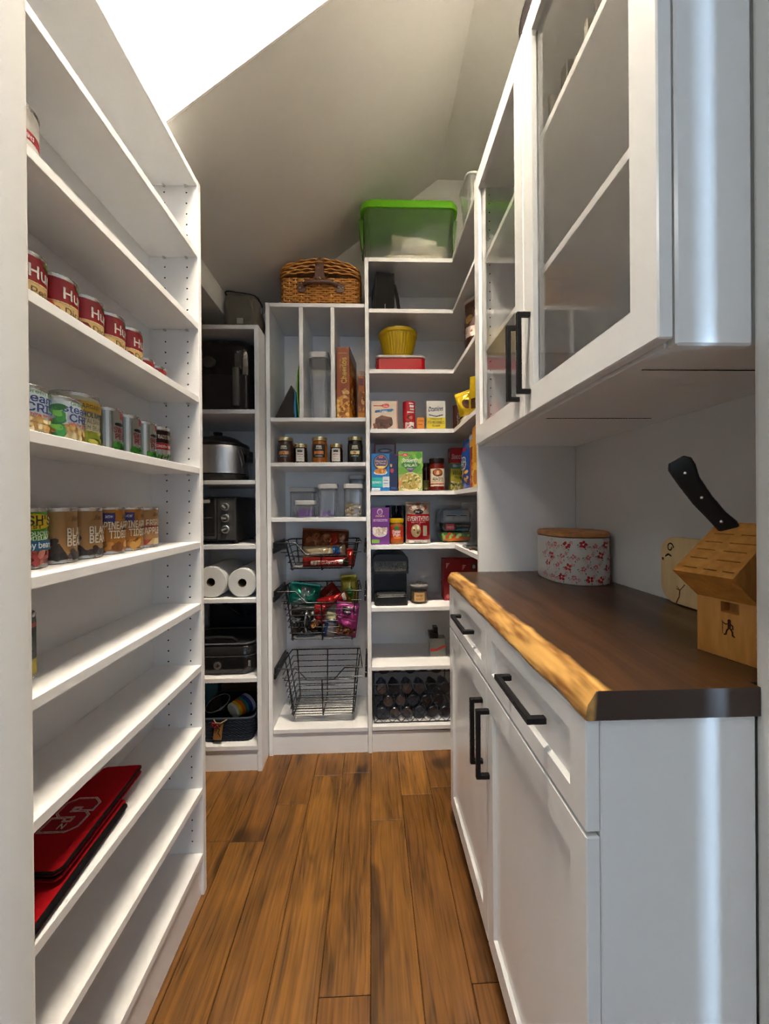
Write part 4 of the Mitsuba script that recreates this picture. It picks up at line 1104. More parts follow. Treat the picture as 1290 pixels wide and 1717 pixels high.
# green storage bin
k = thing('storage_bin', 'translucent storage bin with a bright green lid on top of the corner shelves', 'storage bin')
ra, rb_ = rring(.197, 1.895, .452, .252, .035, 6), rring(.193, 1.895, .420, .235, .03, 6)
nr = len(ra)
add(k, 'body', loft([np.c_[rb_, np.full(nr, 2.3612)], np.c_[ra, np.full(nr, 2.625)]], False, False), 'm_frost', smooth=35)
cadd(k, 'base', rbox(-.014, .400, 1.78, 2.01, 2.3606, 2.3635, .03), '#8b9488', 'm_plastic', 30)
lo = rring(.197, 1.897, .478, .272, .045, 6)
cadd(k, 'lid', loft([np.c_[lo, np.full(nr, 2.613)], np.c_[lo, np.full(nr, 2.640)], np.c_[rring(.203, 1.897, .448, .262, .04, 6), np.full(nr, 2.652)], np.c_[rring(.21, 1.897, .42, .25, .035, 6), np.full(nr, 2.655)]]), '#5fae10', 'm_plastic', 40)
for x0, x1 in ((-.052, -.030), (.424, .444)):
    cadd(k, 'latch', hull([(x0, 1.84, 2.612), (x1, 1.84, 2.612), (x0, 1.95, 2.612), (x1, 1.95, 2.612), (x0 * .3 + x1 * .7 if x0 < 0 else x0, 1.85, 2.47), (x1 if x0 < 0 else x0 * .7 + x1 * .3, 1.85, 2.47), (x0 * .3 + x1 * .7 if x0 < 0 else x0, 1.94, 2.47), (x1 if x0 < 0 else x0 * .7 + x1 * .3, 1.94, 2.47)]), '#356018', 'm_plastic', 30)
k = thing('cooling_rack', 'cream plastic rack with upright tines inside the green lidded bin', 'rack')
m = [box(.09, .372, 1.795, 1.812, 2.366, 2.408, .003)] + [box(.185 + .0095 * i, .1895 + .0095 * i, 1.796, 1.802, 2.4, 2.450, .001) for i in range(20)]
cadd(k, '', merge(m), '#cfc4a8', 'm_plastic', 20)
labels[k]['kind'] = 'thing'
del labels[k]['kind']
Pouch(.235, .115, .07, 21, wr=1.3, flat=.25).at(.215, 1.87, 2.432, 0, 0, 7).put('plastic_bag', 'crumpled cream plastic bag inside the green lidded bin', 'bag', '#d8d2b8')
k = thing('plastic_pitcher', 'clear plastic tub with a white rim at the right end of the highest shelf', 'container')
pa = rring(.455, 1.56, .10, .13, .02, 5)
pb = rring(.46, 1.56, .085, .115, .018, 5)
add(k, 'body', loft([np.c_[pb, np.full(len(pa), 2.3608)], np.c_[pa, np.full(len(pa), 2.54)]], True, False), 'm_frost', smooth=35)
cadd(k, 'rim', tube(np.c_[pa, np.full(len(pa), 2.543)], .006, 6, True), '#c8ccc8', 'm_plastic', 60)
# ================================================================== narrow unit: kitchen appliances
k = thing('cooler_bag', 'grey fabric cooler bag standing on top of the narrow shelving unit', 'bag')
def soft_bag(x0, x1, y0, y1, z0, z1, seed):
    rings = []
    for t in np.linspace(0, 1, 13):
        g = .010 * math.sin(math.pi * t) - .006 * t
        r = rring((x0 + x1) / 2, (y0 + y1) / 2, x1 - x0 + 2 * g - .012, y1 - y0 + 2 * g - .012 - .02 * t, .03, 6)
        z = z0 + (z1 - z0) * t
        p = np.c_[r, np.full(len(r), z)]
        p[:, 2] += t * .018 * ((x0 - p[:, 0]) / (x1 - x0) + .3)
        p[:, :2] += (meshkit.fbm(p * 18, 3, seed)[:, None] - .5) * .016
        rings.append(p)
    return loft(rings)
cadd(k, 'body', soft_bag(-.676, -.514, 1.70, 1.84, 1.9885, 2.166, 3), '#46443f', 'm_fabric', 60)
tp = rring(-.597, 1.77, .150, .118, .03, 6)
cadd(k, 'piping', tube(np.c_[tp, 2.168 + .022 * ((-.676 - tp[:, 0]) / .162 + .3)], .0035, 6, True), '#201f1f', 'm_fabric', 60)
cadd(k, 'badge', box(-.606, -.578, 1.693, 1.697, 2.012, 2.040, .001), '#98958c', 'm_plastic', 0, 'small metal badge')
VM().add(tube([(-.519, 1.76, 2.13), (-.512, 1.75, 2.11), (-.512, 1.745, 2.085)], .0035, 6), '#6b6962', 40).put(k, 'zip_pull', 'm_fabric')

k = thing('air_fryer', 'glossy black air fryer filling the top opening of the narrow shelving unit', 'air fryer')
def dome(x0, x1, y0, y1, z0, z1, r, top=.35, n=6):
    a = rring((x0 + x1) / 2, (y0 + y1) / 2, x1 - x0, y1 - y0, r, n)
    c = np.array([(x0 + x1) / 2, (y0 + y1) / 2])
    rings = [np.c_[c + (a - c) * .97, np.full(len(a), z0)], np.c_[a, np.full(len(a), z0 + .008)]]
    zt = z1 - (z1 - z0) * top
    for t in np.linspace(0, 1, 9):
        s = math.sqrt(max(0, 1 - (t * .985) ** 2))
        s = .55 + .45 * s if t < 1 else .45
        rings.append(np.c_[c + (a - c) * s, np.full(len(a), zt + (z1 - zt) * math.sin(t * math.pi / 2))])
    return loft(rings)
cadd(k, 'body', dome(-.865, -.524, 1.695, 2.02, 1.6125, 1.952, .075), (.005, .005, .006), 'm_gloss', 40)
cadd(k, 'drawer', rbox(-.84, -.552, 1.672, 1.70, 1.622, 1.775, .012), (.007, .007, .008), 'm_plastic', 30)
cadd(k, 'handle', hull([(-.612, y, z) for y in (1.652, 1.672) for z in (1.632, 1.80)] + [(-.586, y, z) for y in (1.655, 1.672) for z in (1.632, 1.80)] + [(-.599, 1.650, 1.64), (-.599, 1.650, 1.795)]), (.035, .034, .033), 'm_plastic', 40)
cadd(k, 'handle', hull([(-.606, y, z) for y in (1.664, 1.69) for z in (1.802, 1.862)] + [(-.584, y, z) for y in (1.664, 1.69) for z in (1.802, 1.862)] + [(-.583, 1.672, 1.885), (-.576, 1.69, 1.89)]), (.04, .039, .038), 'm_gloss', 40)
cadd(k, 'control_dial', place(lathe([(1e-7, 0), (.028, 0), (.026, .012), (1e-7, .013)], 0, 0, 0, 24), -.73, 1.694, 1.835, 0, 0, 90), (.02, .02, .02), 'm_gloss', 40)
cadd(k, 'indicator', place(lathe([(1e-7, 0), (.004, 0), (.003, .003), (1e-7, .003)], 0, 0, 0, 10), -.592, 1.664, 1.872, 0, 0, 90), '#d8d4cc', 'm_gloss', 40)

k = thing('slow_cooker', 'oval stainless steel slow cooker with black handles in the narrow shelving unit', 'slow cooker')
def oval(cx, cy, rx, ry, prof, n=48, e=2.4):
    a = np.arange(n) * 2 * np.pi / n
    ux, uy = np.sign(np.cos(a)) * np.abs(np.cos(a)) ** (2 / e), np.sign(np.sin(a)) * np.abs(np.sin(a)) ** (2 / e)
    return loft([np.c_[cx + (rx + d) * ux * s, cy + (ry + d) * uy * s, np.full(n, z)] for d, s, z in prof])
OX, OY, RX2, RY2 = -.738, 1.825, .130, .125
cadd(k, 'base', oval(OX, OY, RX2, RY2, [(-.012, 1, 1.2984), (-.004, 1, 1.306), (0, 1, 1.332), (-.002, 1, 1.3335)]), (.012, .012, .013), 'm_plastic', 40)
add(k, 'body', oval(OX, OY, RX2, RY2, [(-.003, 1, 1.3338), (0, 1, 1.336), (.003, 1, 1.45), (.004, 1, 1.462), (.001, 1, 1.4665)]), 'm_steel', smooth=40)
cadd(k, 'lid_rim', oval(OX, OY, RX2, RY2, [(-.01, 1, 1.4668), (.003, 1, 1.468), (.003, 1, 1.478), (-.004, 1, 1.484), (-.02, 1, 1.486)]), (.010, .010, .011), 'm_gloss', 40)
cadd(k, 'lid', oval(OX, OY, RX2, RY2, [(-.022, 1, 1.4861), (-.03, 1, 1.497), (-.05, 1, 1.511), (-.09, 1, 1.522), (-.11, 1, 1.525)]), (.008, .008, .010), 'm_gloss', 40)
cadd(k, 'knob', lathe([(1e-7, 0), (.016, 0), (.022, .012), (.020, .018), (1e-7, .02)], OX - .01, OY, 1.5252, 20), (.010, .010, .011), 'm_plastic', 40)
hx = OX + RX2
cadd(k, 'handle', merge([box(hx - .006, hx + .018, 1.79, 1.86, 1.428, 1.452, .004), box(hx + .006, hx + .018, 1.79, 1.86, 1.395, 1.43, .004)]), (.012, .012, .013), 'm_plastic', 30)
cadd(k, 'latch', tube([(hx - .012, 1.762, 1.455), (hx + .004, 1.755, 1.42), (hx + .010, 1.755, 1.385), (hx + .004, 1.76, 1.365)], .0055, 8), '#1b1b1c', 'm_plastic', 40)
cadd(k, 'latch_wire', tube([(hx - .015, 1.748, 1.44), (hx - .002, 1.742, 1.40), (hx + .004, 1.745, 1.37)], .0022, 6), '#a8a8a6', 'm_gloss', 40)

k = thing('toaster_oven', 'black toaster oven with three silver ringed knobs in the narrow shelving unit', 'toaster oven')
cadd(k, 'body', rbox(-.876, -.614, 1.70, 1.98, 1.022, 1.226, .012), (.010, .010, .011), 'm_plastic', 30)
for x in (-.86, -.63):
    for y in (1.72, 1.95):
        cadd(k, 'foot', lathe([(1e-7, 0), (.012, 0), (.010, .0114), (1e-7, .0114)], x, y, 1.0104, 14), (.012, .012, .012), 'm_plastic', 40)
cadd(k, 'door', box(-.872, -.700, 1.685, 1.6995, 1.040, 1.214, .004), (.014, .014, .015), 'm_gloss', 20)
cadd(k, 'door_frame', merge([box(-.710, -.701, 1.682, 1.6848, 1.034, 1.218, .001), box(-.872, -.71, 1.682, 1.6848, 1.034, 1.046, .001)]), (.05, .05, .052), 'm_plastic', 20)
cadd(k, 'door_handle', box(-.850, -.722, 1.660, 1.670, 1.196, 1.212, .003), '#b8b3aa', 'm_gloss', 20)
cadd(k, 'rack', tube([(-.865, 1.684, 1.130), (-.72, 1.684, 1.130)], .002, 6), '#6d6b68', 'm_gloss', 40)
cadd(k, 'control_panel', rbox(-.6995, -.617, 1.686, 1.6995, 1.030, 1.218, .004), (.055, .053, .051), 'm_plastic', 30)
rm = math.radians
for i, z in enumerate((1.180, 1.128, 1.078)):
    q = add(k, 'knob', place(lathe([(1e-7, 0), (.0185, 0), (.0185, .010), (.0165, .012), (1e-7, .012)], 0, 0, 0, 26), -.659, 1.6858, z, 0, 0, 90), 'm_steel', smooth=40)
    cadd(q, 'cap', place(lathe([(1e-7, 0), (.013, 0), (.012, .010), (1e-7, .011)], 0, 0, 0, 22), -.659, 1.6736, z, 0, 0, 90), (.03, .03, .03), 'm_plastic', 40)
    cadd(q, 'grip', place(box(-.010, .010, 1.656, 1.6622, -.004, .004, .001), -.659, 0, z, 0, 35 - 30 * i), '#a8a49d', 'm_gloss', 20)
    pr = Print()
    for j in range(9):
        a = rm(-40 + j * 32)
        pr.ell(.0235 * math.cos(a), .0235 * math.sin(a), .0010, .0010, '#b5b0a6', 6)
    pr.on(plane((-.659, 1.6857, z), (1, 0, 0), (0, 0, 1)), eps=.0003).put(q, 'dial_marks', 'm_matte')

for i, (x, r) in enumerate(((-.722, .0705), (-.583, .0655))):
    k = thing('paper_towel_roll', ('left' if i == 0 else 'right') + ' one of the two white paper towel rolls lying in the narrow shelving unit', 'paper towels', 'paper towel rolls')
    prof = [(.019, 0), (r - .004, 0), (r, .004), (r + .0008, .07), (r, .14), (r + .0008, .2), (r, .266), (r - .004, .27), (.019, .27)]
    n = 44
    a = np.arange(n) * 2 * np.pi / n
    m = loft([np.c_[rr * np.cos(a), rr * np.sin(a), np.full(n, h)] for rr, h in prof + [prof[0]]], False, False)
    cadd(k, 'sheets', place(m, x, 1.668, .7716 + r, 0, 0, -90), '#d9d8d4', 'm_matte', 40)
    m = loft([np.c_[rr * np.cos(a), rr * np.sin(a), np.full(n, h)] for rr, h in ((.0188, .001), (.0188, .269), (.0178, .269), (.0178, .001), (.0188, .001))], False, False)
    cadd(k, 'core', place(m, x, 1.668, .7716 + r, 0, 0, -90), '#5a4a3a', 'm_matte', 40)
    cadd(k, 'loose_edge', place(box(-.012, .024, -.0003, .0003, .002, .268), x - r * .72, 1.668, .7716 + r * 1.72, 0, -48, -90), '#e2e1dd', 'm_matte', 0)
k = thing('electric_roaster', 'black electric roaster oven with a round silver badge in the narrow shelving unit', 'electric roaster')
def slab_o(x0, x1, y0, y1, prof, r):
    c = np.array([(x0 + x1) / 2, (y0 + y1) / 2])
    out = []
    for d, z in prof:
        a = rring(c[0], c[1], x1 - x0 + 2 * d, y1 - y0 + 2 * d, r + d * .5, 7)
        out.append(np.c_[a, np.full(len(a), z)])
    return loft(out)
cadd(k, 'body', slab_o(-.870, -.531, 1.672, 1.93, [(-.03, .4174), (-.012, .424), (-.004, .45), (0, .494), (-.002, .5005)], .06), (.009, .009, .010), 'm_gloss', 40)
cadd(k, 'rim', slab_o(-.870, -.531, 1.672, 1.93, [(-.004, .5008), (0, .5025), (-.004, .506)], .06), (.03, .03, .03), 'm_gloss', 40)
cadd(k, 'lid', slab_o(-.870, -.531, 1.672, 1.93, [(-.006, .5063), (-.004, .512), (-.010, .535), (-.022, .552), (-.035, .556)], .06), (.014, .014, .015), 'm_gloss', 40)
tp = rring(-.7005, 1.801, .312, .226, .05, 7)
cadd(k, 'lid_band', tube(np.c_[tp, np.full(len(tp), .5555)], .0045, 6, True), '#59595a', 'm_gloss', 50)
cadd(k, 'lid_handle', tube([(-.78, 1.715, .557), (-.765, 1.705, .578), (-.70, 1.70, .583), (-.64, 1.705, .578), (-.625, 1.715, .557)], .008, 8), (.012, .012, .013), 'm_plastic', 40)
b_ = add(k, 'badge', place(lathe([(1e-7, 0), (.018, 0), (.0175, .003), (1e-7, .0035)], 0, 0, 0, 24), -.697, 1.6725, .466, 0, 0, 90), 'm_steel', smooth=40, label='round silver badge')
Print().poly([(-.012, -.004), (-.002, .002), (.002, .012), (.006, .004), (.012, .0), (.004, -.004), (.0, -.012), (-.004, -.004)], '#14161a').on(front(-.697, 1.6690, .466), eps=.0004).put(b_, 'mark', 'm_matte')
Print().rect(0, 0, .010, .026, '#7d7d7c').rect(.001, .004, .009, .006, '#1a1a1a').rect(.001, .012, .009, .014, '#1a1a1a').on(front(-.560, 1.6745, .462), eps=.0035).put(k, 'switch_plate', 'm_matte')
k = thing('griddle', 'dark blue black griddle standing upright behind the electric roaster', 'griddle')
cadd(k, 'plate', rbox(-.865, -.535, 1.975, 2.000, .4174, .660, .01), '#141b26', 'm_plastic', 30)
cadd(k, 'handle', tube([(-.66, 1.968, .60), (-.655, 1.955, .625), (-.60, 1.952, .630), (-.55, 1.955, .625), (-.545, 1.968, .60)], .007, 8), (.012, .012, .013), 'm_plastic', 40)
cadd(k, 'cord', tube([(-.80, 1.96, .70), (-.77, 1.95, .67), (-.735, 1.945, .645), (-.70, 1.95, .62), (-.69, 1.965, .60)], .009, 8), (.010, .010, .012), 'm_plastic', 40)

k = thing('storage_basket', 'dark grey woven basket with a brown paper tag in the narrow unit', 'basket')
def tap(t, inset=0):
    return rring(-.667 - .0 * t, 1.80, .225 + .030 * t - 2 * inset, .225 + .03 * t - 2 * inset, .025, 6)
pts = tap(0)
nb = len(pts)
cadd(k, 'lining', loft([np.c_[tap(0, .006), np.full(nb, .117)], np.c_[tap(1, .006), np.full(nb, .224)], np.c_[tap(1, .012), np.full(nb, .224)], np.c_[tap(0, .012), np.full(nb, .122)]]), '#20242b', 'm_fabric', 30)
vm = VM()
for j in range(19):
    t = j / 18
    ring = tap(t)
    L = LineString(np.vstack([ring, ring[:1]]))
    s = np.linspace(0, 1, 181)[:-1]
    q = np.array([L.interpolate(u, normalized=True).coords[0] for u in s])
    c = q.mean(0)
    off = .0022 * np.cos(s * 90 * 2 * np.pi / 2 + (math.pi if j % 2 else 0))
    q = q + (q - c) / np.linalg.norm(q - c, axis=1, keepdims=True) * off[:, None]
    vm.add(tube(np.c_[q, np.full(180, .1195 + t * .103)], .0036, 5, True), ('#2d333c', '#353b45', '#282d36')[j % 3], 60)
vm.put(k, 'weave', 'm_fabric', kind='stuff', label='woven grey strands')
cadd(k, 'rim', tube(np.c_[tap(1.02), np.full(nb, .226)], .005, 7, True), '#3a414c', 'm_fabric', 60)
t_ = cadd(k, 'tag', place(box(-.019, .019, -.001, .001, -.078, 0, .0006), -.690, 1.664, .214, 0, 6), '#8a6238', 'm_matte', 0, 'brown paper tag')
Print().line([(-.008, -.02), (.004, -.03), (-.004, -.044), (.006, -.06)], .003, '#3a2416').ell(.002, -.014, .003, .003, '#3a2416').on(lambda x, y, d: (np.c_[-.690 + x, np.full_like(x, 1.6625) - d, .214 + y]), eps=.0012).put(t_, 'ink_mark', 'm_matte')
for i in range(5):
    cadd(k, 'berry', place(trimesh.creation.icosphere(1, .007), -.716 + .010 * (i % 3), 1.660, .212 - .008 * (i // 2)), '#6d1620', 'm_plastic', 60)
cadd(k, 'cord', tube([(-.715, 1.668, .226), (-.70, 1.658, .216), (-.68, 1.658, .214), (-.655, 1.666, .226)], .0024, 6), '#a8926a', 'm_fabric', 40)
k = thing('glass_lid_jar', 'clear glass jar lying in the grey woven basket', 'jar')
add(k, 'glass', place(lathe([(1e-7, 0), (.052, 0), (.058, .008), (.058, .05), (.050, .064), (.046, .07), (1e-7, .072)], 0, 0, 0, 30), -.725, 1.79, .182, 0, -14, 14), 'm_smoke', smooth=40)
cadd(k, 'wire', place(tube([(.056 * math.cos(a), .056 * math.sin(a), .066) for a in np.linspace(0, 6.1, 26)], .0022, 5, True), -.725, 1.79, .182, 0, -14, 14), '#a0a3a2', 'm_gloss', 40)
cols = (('#d9dcd2', 'clear'), ('#d3a512', 'yellow'), ('#c25a14', 'orange'), ('#1d6a5a', 'green'), ('#1c2e66', 'dark blue'), ('#8a8a9c', 'lilac'))
for i, (c, w_) in enumerate(cols):
    k = thing('jar_lid', w_ + ' round lid of the slanting stack of colourful lids in the grey basket', 'lid', 'colourful lids in the grey basket')
    R_ = .036 + .0022 * i
    cadd(k, '', place(lathe([(1e-7, 0), (R_ - .002, 0), (R_, .002), (R_, .011), (R_ - .003, .0125), (1e-7, .0125)], 0, 0, 0, 28), -.640 + .0115 * i, 1.740 + .0085 * i, .226 + .0012 * i, 52, 0, 82) if False else place(lathe([(1e-7, 0), (R_ - .002, 0), (R_, .002), (R_, .011), (R_ - .003, .0125), (1e-7, .0125)], 0, 0, 0, 28), -.652 + .0112 * i, 1.722 + .0070 * i, .232 + .0032 * i, -32, 0, -75), c, 'm_plastic', 40)
k = thing('gadget_box', 'blue box at the back of the lowest shelf beside the grey basket', 'box')
cadd(k, '', box(-.878, -.80, 1.92, 2.03, .1154, .33, .002), '#1d5c74', 'm_paper', 20)
k = thing('gadget_box', 'tan cardboard box behind the grey woven basket', 'box')
cadd(k, '', box(-.795, -.55, 1.95, 2.03, .1154, .34, .002), '#55473a', 'm_paper', 20)

# ================================================================== unit with the slots: top, slots, jars, containers
k = thing('picnic_basket', 'brown wicker picnic basket with leather strap and handle on top of the slotted unit', 'basket')
wcx, wcy, ww, wd = -.242, 1.915, .378, .225
def wring(inset=0.0, n=None):
    r = rring(wcx, wcy, ww - 2 * inset, wd - 2 * inset, .03, 8)
    if n is None:
        return r
    L = LineString(np.vstack([r, r[:1]]))
    return np.array([L.interpolate(u, normalized=True).coords[0] for u in np.linspace(0, 1, n + 1)[:-1]])
NS = 40
base_r = wring(0, NS * 4)
out_n = base_r - base_r.mean(0)
seg_t = np.roll(base_r, -1, 0) - np.roll(base_r, 1, 0)
out_n = np.c_[seg_t[:, 1], -seg_t[:, 0]]
out_n /= np.linalg.norm(out_n, axis=1, keepdims=True)
arch = lambda x: .044 * (1 - ((x - wcx) / (ww / 2)) ** 2)
cadd(k, 'lining', loft([np.c_[wring(.008), np.full(36, 2.1412)], np.c_[wring(.008), np.full(36, 2.296)]]), '#4a2a12', 'm_matte', 30)
vm = VM()
rw = random.Random(2)
ms = []
for j in range(14):
    s = np.arange(NS * 4)
    off = .0040 * np.cos(s * 2 * np.pi / 8 + (math.pi if j % 2 else 0))
    q = base_r + out_n * off[:, None]
    ms.append(tube(np.c_[q, 2.1460 + j * .0108 + arch(q[:, 0]) * .012 * j / 13], .0048 + .0004 * rw.random(), 5, True))
add(k, 'weave', merge(ms), 'm_wicker', smooth=60, kind='stuff', label='woven willow strands')
ms = []
for i in range(0, NS * 4, 4):
    p_ = base_r[i]
    ms.append(wire((p_[0], p_[1], 2.1412), (p_[0], p_[1], 2.292), .0033, 5))
add(k, 'stake', merge(ms), 'm_wicker', smooth=60, kind='stuff', label='upright willow stakes')
ms = []
for j in range(5):
    s = np.arange(NS * 4)
    off = .0042 * np.cos(s * 2 * np.pi / 8 + (math.pi if j % 2 else 0)) + .004 - (0 if j < 4 else .004)
    q = base_r + out_n * off[:, None]
    ms.append(tube(np.c_[q, 2.303 + j * .0095 + arch(q[:, 0]) * (.35 + .16 * j)], .0048, 5, True))
lid = add(k, 'lid', merge(ms), 'm_wicker', smooth=60)
xs = np.linspace(-ww / 2 + .004, ww / 2 - .004, 25)
top = []
for y in np.linspace(-wd / 2 + .006, wd / 2 - .006, 26):
    top.append(tube([(wcx + x, wcy + y, 2.3405 + arch(wcx + x) + .0022 * math.cos((i + (0 if int(round((y + 1) * 113)) % 2 else 1)) * math.pi)) for i, x in enumerate(xs)], .0047, 5))
add(lid, 'top_weave', merge(top), 'm_wicker', smooth=60, kind='stuff', label='woven willow strands')
fy = wcy - wd / 2
st = add(k, 'strap', merge([hull([(wcx + a, fy - .012 + b, z) for a in (-.021, .021) for b in (0, .004) for z in (2.302, 2.352)]), hull([(wcx + a, fy - .012 + b, z) for a, z in ((-.021, 2.352), (.021, 2.352), (-.021, 2.388), (.021, 2.388)) for b in (0 if z < 2.36 else .012, .004 if z < 2.36 else .016)]),
                            hull([(wcx + a, fy - .014 + b, z) for a, z in ((-.021, 2.304), (.021, 2.304), (-.030, 2.286), (.030, 2.286), (0, 2.278)) for b in (0, .004)]), box(wcx - .021, wcx + .021, fy + .004, fy + .16, 2.392, 2.396, .001)]), 'm_leather', smooth=30, label='dark brown leather strap')
hy = fy - .030
xs = np.linspace(-.075, .085, 17)
hnd = add(k, 'handle', tube([(wcx + x, hy + .018 * (abs((x - .005) / .08) ** 4), 2.258 - .004 * ((x - .005) / .08) ** 2 * (1 if x < 0 else 1.3)) for x in xs], .0105, 10), 'm_leather', smooth=40, label='dark brown leather handle')
for x in (-.088, .098):
    add(k, 'handle_tab', hull([(wcx + x + a, fy - .010 + b, 2.238 + z) for a, z in ((-.024, 0), (.024, 0), (-.014, .022), (.014, .022), (-.014, -.02), (.014, -.02)) for b in (0, .004)]), 'm_leather', smooth=30)
for x, z, y in ((-.094, 2.236, -.013), (-.075, 2.262, -.043), (-.074, 2.25, -.043), (.072, 2.262, -.043), (.073, 2.25, -.043), (.090, 2.240, -.013), (.110, 2.238, -.013), (.0, 2.285, -.0165), (.004, 2.279, -.0165)):
    add(k, 'stud', place(trimesh.creation.icosphere(1, .0042), wcx + x, fy + y, z), 'm_brass', smooth=60)

# slot one: boards and plates on edge
k = thing('cutting_board', 'black board leaning in the left slot of the slotted unit', 'cutting board')
b_ = xz_prism([(-.4715, 1.6003), (-.368, 1.6003), (-.3815, 1.766), (-.386, 1.768)], 1.80, 1.97)
cadd(k, '', b_, (.006, .006, .007), 'm_plastic', 30)
k = thing('plastic_plate', 'blue plate on edge between the black board and the green plate', 'plate')
def disc(x, y, r, zc, t, lean):
    return place(lathe([(1e-7, 0), (r * .7, 0), (r, .012), (r + .001, .014), (r * .7, .003), (1e-7, .003)], 0, 0, 0, 40), x, y, zc, 0, lean)
cadd(k, '', hull([(x + dx, y, z) for x, z in ((-.3662, 1.6006), (-.3715, 1.66), (-.367, 1.735)) for dx in (0, .007) for y in (1.79, 1.96)]), '#1f7fb0', 'm_plastic', 30)
k = thing('plastic_plate', 'tall lime green plate standing in the left slot of the slotted unit', 'plate')
g = []
for z in np.linspace(1.6004, 1.915, 18):
    t = (z - 1.6) / .315
    half = .115 * math.sqrt(max(.02, 1 - (2 * t - 1) ** 2)) if t > .5 else .115
    x = -.3475 - .009 * math.sin(math.pi * t)
    g.append((x, z, half))
gm = loft([np.array([(x, 1.90 - h, z), (x + .006, 1.90 - h, z), (x + .006, 1.90 + h, z), (x, 1.90 + h, z)]) for x, z, h in g])
cadd(k, '', gm, '#6fae1c', 'm_gloss', 40)

def canister(label, x0, x1, y0, y1, z0, h, lid_h, content=None, seed=0, taper=1.0, r=.016, group=None):
    k = thing('food_container', label, 'food container', group)
    z0 += .0004
    add(k, 'body', shell_box(x0 + .004, x1 - .004, y0 + .004, y1 - .004, z0, z0 + h - lid_h, r, 5, taper), 'm_box', smooth=35)
    for cx_ in (x0 + .004 + r * .35, x1 - .004 - r * .35):
        mx = (x0 + x1) / 2
        cadd(k, 'edge', tube([(mx + (cx_ - mx) * taper, (y0 + y1) / 2 - ((y1 - y0) / 2 - .004 - r * .35) * taper, z0 + .004), (cx_, y0 + .004 + r * .35, z0 + h - lid_h - .004)], .0013, 5), '#8f9496', 'm_gloss', 60)
    n = len(rring(0, 0, 1, 1, .1, 5))
    for zz, rr in ((z0 + .002, .0016), (z0 + h - lid_h - .004, .0018)):
        s = taper if zz < z0 + .01 else 1
        ring = rring((x0 + x1) / 2, (y0 + y1) / 2, (x1 - x0 - .008) * s, (y1 - y0 - .008) * s, r, 5)
        cadd(k, 'edge', tube(np.c_[ring, np.full(n, zz)], rr, 5, True), '#7f8486', 'm_gloss', 60)
    l = cadd(k, 'lid', rbox(x0, x1, y0, y1, z0 + h - lid_h + .0005, z0 + h, r + .003, 6), '#cfcdcb', 'm_plastic', 30)
    cadd(l, 'seal', rbox(x0 + .006, x1 - .006, y0 + .006, y1 - .006, z0 + h - lid_h - .005, z0 + h - lid_h, r, 5), '#a9aaac', 'm_plastic', 30)
    if content:
        cols, lab, cat, n, fill, bs = content
        rg = random.Random(seed)
        vm = VM()
        for i in range(n):
            s = rg.uniform(.006, .0085)
            t = i / n
            m = lathe([(1e-7, 0), (s, 0), (s * 1.08, .003), (s * .7, .009), (1e-7, .010)], 0, 0, 0, 8)
            m = place(m, rg.uniform(x0 + .016, x1 - .016), rg.uniform(y0 + .016, y1 - .016) if i % 2 else y0 + .018, z0 + .006 + t * fill * rg.uniform(.75, 1.1), rg.uniform(0, 360), rg.uniform(0, 180), rg.uniform(0, 180))
            m.vertices[:, 2] = np.maximum(m.vertices[:, 2], z0 + .0012)
            vm.add(m, rg.choice(cols), 0)
        kk = thing('wrapped_candy', lab, cat, kind='stuff')
        vm.put(kk, '', bs)
    return k


canister('tall clear container with a white lid in the middle slot of the slotted unit', -.302, -.202, 1.79, 1.95, 1.599, .332, .030, None, taper=.86, r=.02)
p = Print().rect(0, 0, .062, .345, '#8a3d1c').poly([(0, .0), (.062, 0), (.062, .10), (.035, .12), (0, .10)], '#c98a2c').blobs(.0, .0, .062, .10, ['#dba04a', '#b06a22', '#e8bc6a', '#8a4a18'], .010, 46, 4, .8, 10).blobs(.03, .1, .062, .145, ['#e0c08a', '#c9924a'], .009, 10, 5)
p.text('Cheerios', .036, .235, .024, '#e6c458', w=.125, rot=1.5708).text('Honey Nut', .017, .26, .009, '#d8a858', w=.06, rot=1.5708, bold=False).rect(.008, .315, .05, .320, '#c98a4a')
k = carton('cereal_box', 'brown cereal box with yellow lettering on its spine in the right slot', 'food box', -.163, -.100, 1.785, 1.99, 1.599, .348, '#9a5a1a', p, rot=-7)
q = Print().rect(0, 0, .205, .348, '#b5641a').rect(0, 0, .205, .06, '#d8962a').ell(.09, .12, .075, .085, '#8a3d16').blobs(.03, .05, .15, .19, ['#d8a04a', '#b87428', '#f0c878', '#8a5018'], .014, 40, 7, .85, 10).text('Cheerios', .10, .25, .04, '#e8c050', w=.16, rot=.1).rect(.0, .30, .205, .348, '#9c9a98')
M = trimesh.transformations.rotation_matrix(math.radians(-7), (0, 0, 1), (-.163, 1.785, 0))
f = plane((-.100, 1.785, 1.5994), (0, 1, 0), (0, 0, 1))
q.on(lambda x, y, d: f(x, y, d) @ M[:3, :3].T + M[:3, 3]).put(k, 'cover_print', 'm_paper')
carton('cereal_box', 'second cereal box behind and right of the cereal box with the lettered spine', 'food box', -.064, -.0275, 1.86, 2.03, 1.599, .262, '#b5681c', Print().rect(0, 0, .036, .05, '#e09a24').ell(.018, .11, .015, .05, '#8a4a1c').blobs(.002, .06, .034, .16, ['#d8a04a', '#8a4a18', '#f0c878'], .008, 16, 2).rect(.006, .19, .03, .225, '#6a2438').rect(0, .235, .036, .26, '#b8a090'))

